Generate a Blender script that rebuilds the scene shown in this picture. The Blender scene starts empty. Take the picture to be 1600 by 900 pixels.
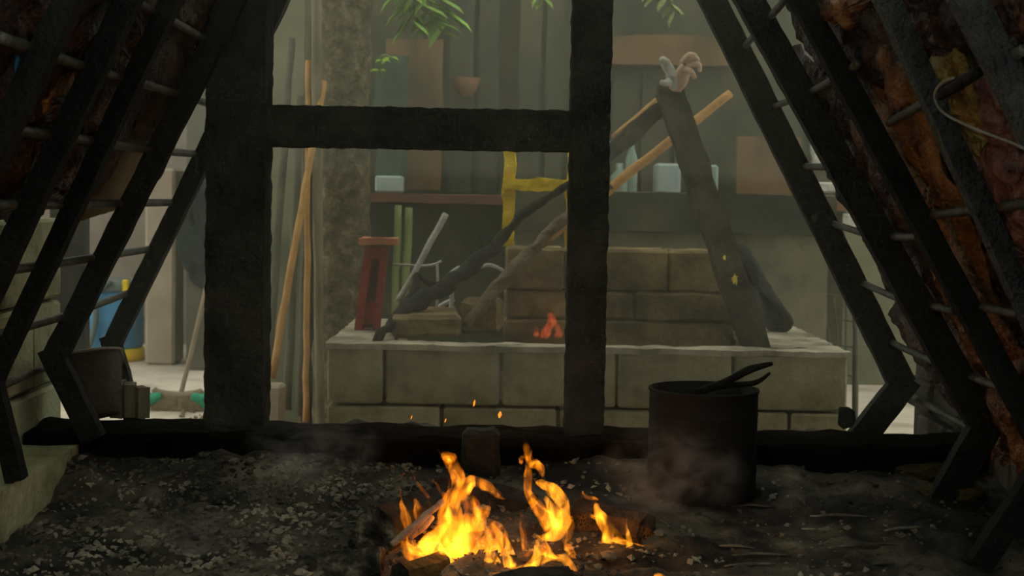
import bpy, bmesh, math, random
from mathutils import Vector, Matrix, noise, Euler
random.seed(7)
S = bpy.context.scene
C = S.collection
# ------------------------------------------------------------------ camera
EYE = 1.29
FPX = 2222.0
PITCH = math.radians(3.85); ROLL = math.radians(1.05); YAW = math.radians(-0.35)
cam_d = bpy.data.cameras.new('camera'); cam = bpy.data.objects.new('camera', cam_d); C.objects.link(cam)
cam_d.sensor_width = 36.0; cam_d.lens = 36.0 * FPX / 1600.0; cam_d.clip_start = 0.05; cam_d.clip_end = 200
CM = Matrix.Rotation(YAW, 4, 'Z') @ Matrix.Rotation(math.pi/2 - PITCH, 4, 'X') @ Matrix.Rotation(ROLL, 4, 'Z')
cam.matrix_world = Matrix.Translation((0, 0, EYE)) @ CM
S.camera = cam
cam_d.dof.use_dof = True; cam_d.dof.focus_distance = 2.95; cam_d.dof.aperture_fstop = 9.0
CR = CM.to_3x3()
# ------------------------------------------------------------------ world, exposure
W = bpy.data.worlds.new('overcast_sky'); S.world = W; W.use_nodes = True
wn = W.node_tree.nodes; wl = W.node_tree.links
wn['Background'].inputs[0].default_value = (0.96, 1.0, 0.83, 1)
wn['Background'].inputs[1].default_value = 1.12
S.view_settings.view_transform = 'Standard'; S.view_settings.look = 'None'
S.view_settings.exposure = 0.0; S.view_settings.gamma = 1.0
S.view_settings.use_curve_mapping = False
S.cycles.use_denoising = True; S.cycles.use_adaptive_sampling = True; S.cycles.adaptive_threshold = 0.03
S.cycles.max_bounces = 5; S.cycles.volume_bounces = 0; S.cycles.transparent_max_bounces = 16
S.cycles.sample_clamp_indirect = 4.0
S.cycles.volume_step_rate = 2.0

# ------------------------------------------------------------------ helpers
def ray(px, py):
    return CR @ Vector(((px-800)/FPX, -(py-450)/FPX, -1.0))
def P(px, py, Y):
    """world point seen at a pixel of the photograph, at depth Y"""
    d = ray(px, py); t = Y / d.y
    return Vector((0, 0, EYE)) + d*t
def PPM(Y): return FPX / Y
def link(o, parent=None):
    C.objects.link(o)
    if parent is not None: o.parent = parent
    return o
def MO(name, verts, faces, mat, parent=None, smooth=False):
    me = bpy.data.meshes.new(name); me.from_pydata([tuple(v) for v in verts], [], faces); me.update()
    if mat: me.materials.append(mat)
    if smooth:
        me.polygons.foreach_set('use_smooth', [True]*len(me.polygons))
    return link(bpy.data.objects.new(name, me), parent)
def BO(name, bm, mat, parent=None, smooth=False):
    me = bpy.data.meshes.new(name); bm.to_mesh(me); bm.free()
    if mat: me.materials.append(mat)
    if smooth:
        me.polygons.foreach_set('use_smooth', [True]*len(me.polygons))
    return link(bpy.data.objects.new(name, me), parent)
def tag(o, label, cat, group=None):
    o['label'] = label; o['category'] = cat
    if group: o['group'] = group
    return o
def struct(o): o['kind'] = 'structure'; return o
def empty(name, loc=(0, 0, 0)):
    o = bpy.data.objects.new(name, None); o.location = loc; o.empty_display_size = .05; C.objects.link(o); return o
def adopt(root):
    """children were built in world space: keep them there under a moved Empty"""
    inv = Matrix.Translation(root.location).inverted()
    for ch in root.children: ch.matrix_parent_inverse = inv
def fbm(p, s, oct=4): return noise.fractal(Vector(p)*s, 1.0, 2.0, oct)
def box_bm(c, size, rot=None, bevel=0.0, cuts=0, rough=0.0, rs=8.0, seed=0):
    bm = bmesh.new(); bmesh.ops.create_cube(bm, size=1.0)
    for v in bm.verts: v.co = Vector((v.co.x*size[0], v.co.y*size[1], v.co.z*size[2]))
    if bevel: bmesh.ops.bevel(bm, geom=list(bm.edges), offset=bevel, segments=1, profile=.5, affect='EDGES')
    if cuts:
        L = max(size); 
        for ax in range(3):
            n = max(0, int(size[ax]/L*cuts))
            if n:
                es = [e for e in bm.edges if abs((e.verts[0].co-e.verts[1].co).normalized()[ax]) > .98 and (e.verts[0].co-e.verts[1].co).length > size[ax]*.4]
                bmesh.ops.subdivide_edges(bm, edges=es, cuts=n, use_grid_fill=True)
    if rough:
        off = Vector((seed*3.1, seed*1.7, seed*.9))
        for v in bm.verts:
            n = noise.noise_vector((v.co+off)*rs) + .5*noise.noise_vector((v.co+off)*rs*2.3)
            v.co += n*rough
    M = Matrix.Translation(c) @ (rot.to_4x4() if rot is not None else Matrix.Identity(4))
    bmesh.ops.transform(bm, matrix=M, verts=bm.verts)
    return bm
def box(name, c, size, mat, parent=None, **k): return BO(name, box_bm(Vector(c), size, **k), mat, parent)
def ab(name, x0, x1, y0, y1, z0, z1, mat, parent=None, **k):
    return box(name, ((x0+x1)/2, (y0+y1)/2, (z0+z1)/2), (x1-x0, y1-y0, z1-z0), mat, parent, **k)
def beam_bm(a, b, w, d, up=(0, 1, 0), **k):
    """square bar from a to b; w across, d along `up`"""
    a = Vector(a); b = Vector(b); z = (b-a).normalized(); y = Vector(up); y = (y - z*y.dot(z)).normalized(); x = y.cross(z)
    R = Matrix((x, y, z)).transposed()
    return box_bm((a+b)/2, (w, d, (b-a).length), rot=R, **k)
def beam(name, a, b, w, d, mat, parent=None, **k): return BO(name, beam_bm(a, b, w, d, **k), mat, parent)
def tube_vf(pts, rad, seg=8, flat=1.0, flatdir=None, rough=0.0, rs=10.0, cap=True, res=None, base=0):
    pts = [Vector(p) for p in pts]
    if not hasattr(rad, '__len__'): rad = [rad]*len(pts)
    if res:   # resample with catmull-rom
        np_, nr = [], []
        n = len(pts)
        for i in range(n-1):
            p0, p1, p2, p3 = pts[max(i-1, 0)], pts[i], pts[i+1], pts[min(i+2, n-1)]
            for j in range(res):
                t = j/res
                np_.append(.5*((2*p1)+(p2-p0)*t+(2*p0-5*p1+4*p2-p3)*t*t+(3*p1-p0-3*p2+p3)*t**3))
                nr.append(rad[i]*(1-t)+rad[i+1]*t)
        np_.append(pts[-1]); nr.append(rad[-1]); pts, rad = np_, nr
    V, F = [], []
    t0 = (pts[1]-pts[0]).normalized()
    ref = Vector(flatdir) if flatdir else (Vector((0, 0, 1)) if abs(t0.z) < .9 else Vector((1, 0, 0)))
    n = (ref - t0*ref.dot(t0)).normalized()
    for i, p in enumerate(pts):
        t = (pts[min(i+1, len(pts)-1)]-pts[max(i-1, 0)]).normalized()
        if flatdir: n = Vector(flatdir)
        n = (n - t*n.dot(t)); n = n.normalized() if n.length > 1e-6 else Vector((1, 0, 0))
        b = t.cross(n)
        for k in range(seg):
            a = 2*math.pi*k/seg
            v = p + (n*math.cos(a)*flat + b*math.sin(a))*rad[i]
            if rough: v += noise.noise_vector(v*rs)*rough
            V.append(v)
    m = len(pts)
    for i in range(m-1):
        for k in range(seg):
            a = base+i*seg+k; b2 = base+i*seg+(k+1) % seg
            F.append((a, b2, b2+seg, a+seg))
    if cap:
        F.append(tuple(base+k for k in reversed(range(seg)))); F.append(tuple(base+(m-1)*seg+k for k in range(seg)))
    return V, F
def tube(name, pts, rad, mat, parent=None, smooth=True, **k):
    V, F = tube_vf(pts, rad, **k); return MO(name, V, F, mat, parent, smooth)
def lathe_bm(prof, seg=28, close=False):
    bm = bmesh.new(); rings = []
    for r, z in prof:
        rings.append([bm.verts.new((r*math.cos(2*math.pi*k/seg), r*math.sin(2*math.pi*k/seg), z)) for k in range(seg)])
    for a, b in zip(rings, rings[1:]):
        for k in range(seg): bm.faces.new((a[k], a[(k+1) % seg], b[(k+1) % seg], b[k]))
    bm.faces.new(list(reversed(rings[0])))
    if close: bm.faces.new(rings[-1])
    return bm
def blob_slab(name, pts, normal, T, mat, parent=None, N=96, R=18, edge=.012, bump=.012, bs=18.0, seed=0):
    """irregular thick slab from an outline of 3-D points (a piece of meat, a hide)"""
    pts = [Vector(p) for p in pts]; nrm = Vector(normal).normalized()
    per = [(pts[(i+1) % len(pts)]-pts[i]).length for i in range(len(pts))]; tot = sum(per)
    ring = []; i = 0; acc = 0
    for k in range(N):
        d = tot*k/N
        while acc+per[i] < d: acc += per[i]; i += 1
        ring.append(pts[i].lerp(pts[(i+1) % len(pts)], (d-acc)/per[i]))
    off = Vector((seed*5.3, seed*2.1, seed*7.7))
    for k in range(N):
        ring[k] = (ring[k-1]+2*ring[k]+ring[(k+1) % N])/4
    cen = sum(ring, Vector())/N
    ring = [p + (noise.noise_vector((p+off)*30)*edge + noise.noise_vector((p+off)*11)*edge*1.3) for p in ring]
    V, F = [], []
    for s in (1, -1):
        for r in range(1, R+1):
            t = r/R; h = T*(max(0, 1-t**3.0))**.5
            for k in range(N):
                p = cen.lerp(ring[k], t)
                hh = h*(1+.35*fbm(p+off, bs*.4)) + ((bump*fbm(p+off, bs) - bump*.9*abs(noise.noise((p+off)*bs*2.2))) if r < R else 0)
                V.append(p + nrm*s*(hh if s > 0 else h*.7))
        V.append(cen+nrm*s*T)
    half = R*N+1
    for s in range(2):
        b = s*half
        for r in range(R-1):
            for k in range(N):
                q = (b+r*N+k, b+r*N+(k+1) % N, b+(r+1)*N+(k+1) % N, b+(r+1)*N+k)
                F.append(q if s else q[::-1])
        for k in range(N):
            q = (b+half-1, b+k, b+(k+1) % N); F.append(q[::-1] if s else q)
    for k in range(N):
        a = (R-1)*N+k; a2 = (R-1)*N+(k+1) % N
        F.append((a, a2, half+a2, half+a))
    o = MO(name, V, F, mat, parent, True)
    bm = bmesh.new(); bm.from_mesh(o.data); bmesh.ops.recalc_face_normals(bm, faces=bm.faces); bm.to_mesh(o.data); bm.free()
    return o

# ------------------------------------------------------------------ materials
def mat(name, cols, scale=6.0, rough=.8, bump=.3, bscale=None, metal=0.0, rand=0.0, detail=8, spec=.3, stretch=(1, 1, 1), coords='Object', contrast=(.35, .65)):
    m = bpy.data.materials.new(name); m.use_nodes = True
    n = m.node_tree.nodes; l = m.node_tree.links; b = n['Principled BSDF']
    tc = n.new('ShaderNodeTexCoord'); mp = n.new('ShaderNodeMapping'); l.new(tc.outputs[coords], mp.inputs[0]); mp.inputs['Scale'].default_value = stretch
    tx = n.new('ShaderNodeTexNoise'); tx.inputs['Scale'].default_value = scale; tx.inputs['Detail'].default_value = detail; tx.inputs['Roughness'].default_value = .62
    l.new(mp.outputs[0], tx.inputs[0])
    rp = n.new('ShaderNodeValToRGB'); l.new(tx.outputs['Fac'], rp.inputs[0])
    k = len(cols)
    e = rp.color_ramp.elements
    while len(e) < k: e.new(.5)
    for i, c in enumerate(cols):
        e[i].position = contrast[0]+(contrast[1]-contrast[0])*i/max(1, k-1); e[i].color = (*c, 1)
    out = rp.outputs[0]
    if rand:
        oi = n.new('ShaderNodeObjectInfo'); mr = n.new('ShaderNodeMapRange'); l.new(oi.outputs['Random'], mr.inputs[0])
        mr.inputs[3].default_value = 1-rand; mr.inputs[4].default_value = 1+rand
        mx = n.new('ShaderNodeMix'); mx.data_type = 'RGBA'; mx.blend_type = 'MULTIPLY'; mx.inputs[0].default_value = 1
        l.new(out, mx.inputs[6]); l.new(mr.outputs[0], mx.inputs[7]); out = mx.outputs[2]
    l.new(out, b.inputs['Base Color'])
    b.inputs['Roughness'].default_value = rough; b.inputs['Metallic'].default_value = metal
    b.inputs['Specular IOR Level'].default_value = spec
    if bump:
        t2 = n.new('ShaderNodeTexNoise'); t2.inputs['Scale'].default_value = bscale or scale*4; t2.inputs['Detail'].default_value = 6
        l.new(mp.outputs[0], t2.inputs[0])
        bp = n.new('ShaderNodeBump'); bp.inputs['Strength'].default_value = bump; bp.inputs['Distance'].default_value = .02
        l.new(t2.outputs['Fac'], bp.inputs['Height']); l.new(bp.outputs[0], b.inputs['Normal'])
    return m
M = {}
M['block'] = mat('concrete_block', [(.15, .125, .068), (.25, .21, .12), (.32, .27, .165)], 7, .95, .35, 60, rand=.10)
M['sootblock'] = mat('sooty_block', [(.07, .05, .026), (.20, .14, .066), (.36, .265, .12)], 5, .95, .4, 40, rand=.12)
M['paleblock'] = mat('pale_green_block', [(.28, .28, .15), (.42, .42, .25), (.52, .52, .33)], 9, .95, .4, 50, rand=.08)
M['mortar'] = mat('mortar', [(.05, .045, .032), (.09, .08, .055)], 12, .95, .3)
M['char'] = mat('charred_timber', [(.008, .010, .009), (.022, .026, .023), (.04, .042, .037)], 9, .95, .8, 40, spec=.05)
M['iron'] = mat('black_iron', [(.004, .0045, .0045), (.012, .0125, .012)], 14, .7, .5, 90, spec=.2)
M['ironlit'] = mat('lit_iron', [(.018, .021, .022), (.05, .054, .055)], 22, .42, .9, 110, spec=.5)  # near bars: same iron, lighter colour painted for the skylight on them
M['rod'] = mat('worn_steel_rod', [(.045, .045, .035), (.13, .125, .10)], 20, .5, .3, 80, metal=.35, spec=.5)
M['ash'] = mat('ash_bed', [(.010, .009, .0075), (.045, .040, .031), (.13, .115, .085), (.30, .27, .20)], 5.5, .95, .9, 26, contrast=(.38, .74))
M['ashstone'] = mat('ash_stone', [(.05, .045, .034), (.18, .165, .125), (.36, .33, .25)], 14, .95, .5, 40, rand=.65)
M['rubble'] = mat('ash_rubble', [(.012, .011, .009), (.11, .10, .075), (.36, .33, .25)], 6, .95, .5, 40)
M['yard'] = mat('yard_concrete', [(.42, .35, .28), (.58, .49, .41), (.68, .59, .5)], 3.2, .85, .2, 30)
M['backwall'] = mat('sooty_plaster', [(.03, .034, .024), (.06, .06, .038), (.11, .095, .055)], 2.6, .95, .3, 20)
M['mossy'] = mat('mossy_plaster', [(.09, .10, .065), (.15, .145, .09), (.20, .18, .12)], 2.2, .95, .3, 20)
M['bench'] = mat('bench_concrete', [(.10, .10, .065), (.17, .155, .10), (.22, .20, .13)], 3.5, .95, .3, 30)
M['earth'] = mat('earthen_pillar', [(.045, .038, .02), (.12, .095, .052), (.27, .22, .135)], 22, .95, 1.0, 60, contrast=(.33, .7))
M['plank'] = mat('red_brown_plank', [(.13, .06, .035), (.22, .10, .06)], 8, .8, .3, stretch=(1, 6, 6))
M['brown'] = mat('brown_board', [(.075, .05, .024), (.15, .085, .038), (.19, .105, .05)], 3, .9, .2, stretch=(1.4, 1.4, .7), rand=.12)
M['darkboard'] = mat('dark_board', [(.03, .034, .022), (.06, .058, .036), (.10, .085, .05)], 3, .9, .3, stretch=(1, 1, .6), rand=.2)
M['stickorange'] = mat('fresh_stick', [(.36, .18, .055), (.55, .30, .10)], 12, .75, .3)
M['pole'] = mat('weathered_pole', [(.15, .125, .08), (.27, .23, .155)], 14, .85, .4, stretch=(1, 1, .3))
M['darkpole'] = mat('dark_pole', [(.07, .07, .05), (.12, .115, .08)], 14, .85, .4, stretch=(1, 1, .3))
M['timber'] = mat('smoked_timber', [(.018, .016, .011), (.055, .043, .027), (.085, .068, .042)], 10, .85, .5, 30)
M['branch'] = mat('charred_branch', [(.006, .006, .005), (.022, .020, .015)], 14, .85, .6)
M['brbranch'] = mat('brown_branch', [(.10, .07, .04), (.17, .125, .075)], 14, .85, .6)
M['whitestick'] = mat('ashen_stick', [(.24, .23, .19), (.42, .41, .35)], 18, .9, .4)
M['pinkstick'] = mat('peeled_branch', [(.34, .21, .14), (.50, .36, .27)], 26, .9, .5)
M['red'] = mat('red_paint', [(.20, .025, .02), (.30, .04, .03)], 9, .6, .2)
M['redtop'] = mat('faded_orange_paint', [(.42, .15, .07), (.52, .22, .12)], 12, .7, .2)
M['yellow'] = mat('yellow_paint', [(.70, .48, .01), (.88, .62, .02)], 10, .6, .3)
M['leaf'] = mat('green_leaf', [(.22, .40, .06), (.36, .58, .12)], 9, .6, .1, rand=.3)
M['leafpale'] = mat('pale_leaf', [(.24, .30, .10), (.36, .42, .16)], 9, .6, .1, rand=.2)
M['leafyel'] = mat('yellow_leaf', [(.5, .36, .03), (.68, .5, .06)], 9, .6, .1)
M['cloth'] = mat('pale_cloth', [(.42, .40, .34), (.60, .58, .50)], 9, .9, .5)
M['glovepink'] = mat('pink_glove', [(.50, .32, .22), (.68, .47, .34)], 9, .85, .4)
M['blue'] = mat('blue_plastic', [(.05, .20, .40), (.07, .27, .50)], 5, .5, .1)
M['greyplastic'] = mat('grey_plastic', [(.10, .13, .13), (.17, .2, .2)], 8, .5, .1)
M['pillar'] = mat('pale_plaster', [(.32, .25, .19), (.45, .37, .29)], 3, .9, .2)
M['pinkwall'] = mat('pinkish_plaster', [(.20, .165, .135), (.28, .235, .20)], 2, .9, .2)
M['bluewall'] = mat('bluish_plaster', [(.20, .25, .27), (.29, .34, .36)], 2, .9, .2)
M['coat'] = mat('dark_coat', [(.012, .02, .021), (.03, .042, .042)], 7, .95, .4)
M['green'] = mat('green_bristle', [(.02, .22, .13), (.05, .36, .22)], 30, .8, .3)
M['bristle'] = mat('brown_bristle', [(.14, .10, .06), (.24, .18, .11)], 40, .9, .3)
M['broomwood'] = mat('broom_wood', [(.20, .15, .10), (.30, .23, .16)], 12, .8, .2)
M['bucket'] = mat('rusty_bucket', [(.022, .015, .010), (.055, .036, .024)], 9, .7, .4)
M['rim'] = mat('bare_rim', [(.16, .14, .11), (.24, .21, .17)], 9, .5, .2)
M['stump'] = mat('split_log', [(.07, .055, .032), (.22, .175, .11)], 22, .9, .5, stretch=(1, 1, .12))
M['logchar'] = mat('burnt_log', [(.006, .006, .005), (.02, .018, .015), (.05, .045, .035)], 12, .9, 1.0, 30)
M['logash'] = mat('ashen_log_end', [(.008, .007, .006), (.045, .04, .03), (.21, .19, .14)], 26, .95, 1.0, 50, contrast=(.38, .64))
M['logyellow'] = mat('mossy_log', [(.03, .024, .01), (.11, .09, .03)], 12, .9, .6)
M['pot'] = mat('sooty_pot', [(.003, .003, .003), (.008, .007, .006)], 9, .8, .3, 40)
M['potfill'] = mat('pot_broth', [(.10, .095, .06), (.16, .15, .10)], 8, .5, .2)
M['green_pole'] = mat('green_bamboo', [(.13, .16, .05), (.24, .26, .09)], 8, .7, .2, stretch=(1, 1, .25))
M['wire'] = mat('grey_wire', [(.40, .40, .36), (.60, .60, .54)], 9, .6, .1)
M['jar'] = mat('pale_green_glass', [(.20, .27, .22), (.28, .36, .30)], 6, .35, .1)
M['tub'] = mat('pale_blue_tub', [(.30, .38, .36), (.40, .48, .45)], 5, .6, .1)
M['darkgreen'] = mat('dark_green_sack', [(.03, .055, .035), (.06, .09, .06)], 6, .9, .3)
M['pinkpaint'] = mat('terracotta', [(.16, .07, .03), (.24, .11, .05)], 9, .8, .2)
M['rust'] = mat('dark_board_wall', [(.035, .038, .026), (.075, .07, .042)], 3, .9, .3)
M['soil'] = mat('soot_ground', [(.012, .012, .01), (.03, .028, .022)], 5, .95, .4)
M['roof'] = mat('shade_shell', [(.02, .02, .018), (.045, .04, .034)], 4, .95, .3)  # dark surface of the unseen shell around the camera
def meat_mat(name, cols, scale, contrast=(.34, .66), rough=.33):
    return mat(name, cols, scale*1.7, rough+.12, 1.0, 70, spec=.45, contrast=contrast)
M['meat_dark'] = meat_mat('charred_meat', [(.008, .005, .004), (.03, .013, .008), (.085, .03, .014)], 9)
M['meat_brown'] = meat_mat('roast_meat', [(.012, .006, .004), (.07, .022, .010), (.17, .065, .02)], 8)
M['meat_orange'] = meat_mat('golden_crust', [(.05, .018, .007), (.22, .085, .02), (.36, .16, .04)], 8)
M['meat_yellow'] = meat_mat('yellow_fat', [(.07, .035, .012), (.32, .20, .045), (.46, .32, .09)], 8)
M['meat_pink'] = meat_mat('pink_flesh', [(.05, .018, .016), (.22, .08, .065), (.36, .18, .14)], 12)
M['meat_hide'] = mat('dry_hide', [(.14, .095, .04), (.21, .145, .06)], 4, .8, .3, 40)
M['meat_left'] = meat_mat('smoked_meat', [(.014, .009, .006), (.05, .026, .012), (.10, .055, .022)], 8, rough=.5)

def flame_mat(name, col, strength, streak=True):
    m = bpy.data.materials.new(name); m.use_nodes = True; n = m.node_tree.nodes; l = m.node_tree.links; n.clear()
    out = n.new('ShaderNodeOutputMaterial'); em = n.new('ShaderNodeEmission'); em.inputs[0].default_value = (*col, 1)
    if streak:
        tc = n.new('ShaderNodeTexCoord'); mp = n.new('ShaderNodeMapping'); mp.inputs['Scale'].default_value = (1, 1, .35)
        tx = n.new('ShaderNodeTexNoise'); tx.inputs['Scale'].default_value = 30; tx.inputs['Detail'].default_value = 2; tx.inputs['Distortion'].default_value = 1.6
        l.new(tc.outputs['Object'], mp.inputs[0]); l.new(mp.outputs[0], tx.inputs[0])
        mr = n.new('ShaderNodeMapRange'); mr.inputs[1].default_value = .36; mr.inputs[2].default_value = .68; mr.inputs[3].default_value = .05*strength; mr.inputs[4].default_value = 1.8*strength
        l.new(tx.outputs['Fac'], mr.inputs[0]); l.new(mr.outputs[0], em.inputs[1])
    else: em.inputs[1].default_value = strength
    l.new(em.outputs[0], out.inputs['Volume']); return m
M['flame'] = flame_mat('flame_gas', (1.0, .245, .007), 46)
M['flamehot'] = flame_mat('hot_flame_gas', (1.0, .30, .012), 95)
M['filament'] = flame_mat('flame_filament', (1.0, .30, .012), 90, True)
M['flamedim'] = flame_mat('thin_flame_gas', (1.0, .19, .005), 22)
def emit_mat(name, col, s):
    m = bpy.data.materials.new(name); m.use_nodes = True; n = m.node_tree.nodes; l = m.node_tree.links; n.clear()
    out = n.new('ShaderNodeOutputMaterial'); em = n.new('ShaderNodeEmission'); em.inputs[0].default_value = (*col, 1); em.inputs[1].default_value = s
    l.new(em.outputs[0], out.inputs[0]); return m
M['spark'] = emit_mat('spark_glow', (1, .25, .02), 1.6)
def ember_mat(name, s):
    m = mat(name, [(.006, .005, .004), (.03, .02, .012), (.07, .05, .03)], 16, .9, 1.0, 40)
    n = m.node_tree.nodes; l = m.node_tree.links; b = n['Principled BSDF']
    tc = n.new('ShaderNodeTexCoord'); vo = n.new('ShaderNodeTexVoronoi'); vo.feature = 'DISTANCE_TO_EDGE'; vo.inputs['Scale'].default_value = 130
    l.new(tc.outputs['Object'], vo.inputs[0]); mr = n.new('ShaderNodeMapRange'); mr.inputs[1].default_value = 0; mr.inputs[2].default_value = .14; mr.inputs[3].default_value = s; mr.inputs[4].default_value = 0
    nz = n.new('ShaderNodeTexNoise'); nz.inputs['Scale'].default_value = 14; l.new(tc.outputs['Object'], nz.inputs[0])
    m2 = n.new('ShaderNodeMapRange'); m2.inputs[1].default_value = .48; m2.inputs[2].default_value = .62; l.new(nz.outputs['Fac'], m2.inputs[0])
    mu = n.new('ShaderNodeMath'); mu.operation = 'MULTIPLY'
    l.new(vo.outputs['Distance'], mr.inputs[0]); l.new(mr.outputs[0], mu.inputs[0]); l.new(m2.outputs[0], mu.inputs[1])
    b.inputs['Emission Color'].default_value = (1, .22, .02, 1); l.new(mu.outputs[0], b.inputs['Emission Strength']); return m
M['ember'] = ember_mat('ember_log', .14)

# ------------------------------------------------------------------ setting: yard, unseen shed shell added to darken the foreground
HB = EYE-.676            # hearth bed level at the fire
struct(ab('floor', -6, 6, 3.9, 16, -.1, 0, M['yard']))
struct(ab('shade_wall_left', -2.5, -2.3, -2.5, 4.05, 0, 3.25, M['roof']))  # unseen walls and roof added to keep daylight off the hearth
struct(ab('shade_wall_right', 2.3, 2.5, -2.5, 4.05, 0, 3.25, M['roof']))
struct(ab('shade_ceiling', -2.5, 2.5, 0.9, 4.05, 3.25, 3.35, M['roof']))  # unseen; left open above the camera so light reaches bed and bars
struct(ab('shade_wall_front', -2.5, 2.5, -2.7, -2.5, 0, 1.9, M['roof']))  # unseen low wall added behind the camera, sky light passes over it
# hearth base (raised fire bench) and ash bed
struct(ab('hearth_base', -2.3, 2.3, .6, 3.85, 0, HB-.06, M['soil']))
def bed_z(x, y):
    z = HB + .09*max(0, min(1, (y-2.55)/.55))**1.5
    z += .022*fbm((x, y, 3), 3.2) + .013*fbm((x, y, 9), 12, 3) + .006*noise.noise(Vector((x, y, 1))*45)
    return z
nx, ny = 230, 190
V = []; F = []
for j in range(ny+1):
    for i in range(nx+1):
        x = -1.35+2.7*i/nx; y = 1.2+2.3*j/ny; V.append((x, y, bed_z(x, y)))
for j in range(ny):
    for i in range(nx):
        a = j*(nx+1)+i; F.append((a, a+1, a+nx+2, a+nx+1))
o = MO('hearth_bed', V, F, M['ash'], None, True); struct(o)
# kerb of sooty stones at the back of the hearth
kb = struct(ab('hearth_kerb', -1.04, 1.08, 3.09, 3.27, HB-.06, EYE-.54, mat('kerb_soot', [(.002, .002, .002), (.008, .008, .007)], 9, 1.0, .8, 40, spec=.02), cuts=60, rough=.010, rs=12))

# left side wall of pale blocks with a plinth
lw = ab('wall_side_left', -1.35, -1.075, 1.2, 3.38, HB-.06, EYE-.10, M['mortar']); struct(lw)
blk_bm = box_bm(Vector((0, 0, 0)), (.06, .388, .186), bevel=.008)
blk = bpy.data.meshes.new('block'); blk_bm.to_mesh(blk); blk_bm.free(); blk.materials.append(M['paleblock'])
for r in range(3):
    first = .2 if r % 2 else .4
    yb = 3.38
    while yb > 1.3:
        L = first if yb == 3.38 else .4
        b = bpy.data.objects.new('block', blk); b.location = (-1.078+.004*random.uniform(-1, 1), yb-L/2, HB+.015+.195*r+.098)
        b.scale = (1, L/.4, 1); link(b, lw); yb -= L
pl = struct(ab('trim_1', -1.06, -.925, 1.2, 3.09, HB-.06, HB+.105, M['paleblock'], cuts=16, rough=.006, rs=12))
# right side wall of small dark bricks
rw = struct(ab('wall_side_right', 1.10, 1.35, 1.2, 3.75, HB-.06, EYE-.10, M['mortar']))
brk_bm = box_bm(Vector((0, 0, 0)), (.05, .212, .076), bevel=.006)
brk = bpy.data.meshes.new('brick'); brk_bm.to_mesh(brk); brk_bm.free()
M['dimbrick'] = mat('dim_brick', [(.05, .045, .035), (.12, .105, .08)], 8, .95, .4, rand=.25); brk.materials.append(M['dimbrick'])
for r in range(7):
    yb = 3.74-(.11 if r % 2 else 0)
    while yb > 1.5:
        b = bpy.data.objects.new('brick', brk); b.location = (1.098+.004*random.uniform(-1, 1), yb-.11, HB-.0+.088*r); link(b, rw); yb -= .225

# back buildings ------------------------------------------------------
bw = struct(ab('wall_back', -1.5, 1.80, 7.5, 7.7, 0, 4.2, M['backwall']))
gw = struct(ab('wall_grey', -1.5, -1.02, 7.2, 7.42, 0, 4.2, M['mossy']))
# far yard on the left
struct(ab('wall_far', -8, -1.9, 11.6, 11.8, 0, 2.2, M['pinkwall']))
struct(ab('wall_far_blue', -8, -1.9, 13.5, 13.7, 0, 6.5, M['bluewall']))
# far right plaster wall
struct(ab('wall_yard_right', 1.6, 6, 9.8, 10.0, 0, 3.6, M['mossy']))

# masonry bench under the shelf
YB = 6.6
zs = P(1000, 308, YB).z
bench = struct(ab('masonry_bench', P(572, 300, YB).x, P(1318, 400, YB).x, YB+.04, 7.5, 0, zs-.05, M['backwall']))
zl = P(1100, 374, YB-.25).z
low = struct(ab('masonry_step', P(800, 400, YB-.25).x, P(1290, 400, YB-.25).x, YB-.3, YB+.04, 0, zl+.029, M['bench'], cuts=14, rough=.006, rs=7))
slab_ = ab('ledge_slab', P(792, 400, YB-.3).x, P(1300, 400, YB-.3).x, YB-.35, YB+.039, zl+.03, zl+.205, M['backwall'], cuts=14, rough=.006, rs=7)
tag(slab_, 'dark greenish concrete ledge running under the red-brown shelf plank', 'ledge')
shelf = ab('shelf_plank', P(568, 300, YB).x, P(1330, 310, YB).x, YB-.06, YB+.55, zs-.045, zs-.005, M['plank'], cuts=30, rough=.006, rs=6)
tag(shelf, 'long red-brown wooden shelf plank across the sooty back wall', 'shelf')

# vertical boards on the back wall
def board(x0, x1, y0, y1, Y, m, label, nm='wall_board', d=.04):
    a = P(x0, y1, Y); b = P(x1, y0, Y)
    o = ab(nm, a.x, b.x, Y, Y+d, a.z, b.z, m, cuts=8, rough=.006, rs=5); return tag(o, label, 'board')
board(600, 692, 62, 296, 7.2, M['brown'], 'tall brown wooden board standing on the shelf left of the yellow frame')
board(1150, 1252, 215, 305, 7.2, M['brown'], 'low brown board on the shelf behind the leaning timber')
bx = ab('wall_beam', P(948, 60, 7.35).x, P(1150, 60, 7.35).x, 7.3, 7.5, P(1000, 100, 7.3).z, P(1000, 55, 7.3).z, M['brown'], cuts=12, rough=.008, rs=5)
tag(bx, 'horizontal brown beam on the back wall above the pale gloves', 'beam')
for i, (x0, x1, y0, m_) in enumerate([(700, 742, -40, 'darkboard'), (745, 782, -60, 'rust'), (808, 848, -30, 'darkboard'), (850, 884, -80, 'darkboard'), (955, 1000, 110, 'rust'), (1000, 1050, 108, 'darkboard'), (1052, 1130, 112, 'rust')]):
    board(x0, x1, y0, 300, 7.38, M[m_], ['dark upright wall board right of the tall brown board', 'sooty upright wall board just left of the yellow frame', 'dark upright wall board inside the yellow frame', 'murky upright wall board beside the thin black post', 'dark wall board right of the thin black post', 'dark wall board behind the bottle on the shelf', 'wide dark wall board behind the leaning timber top'][i])
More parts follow.
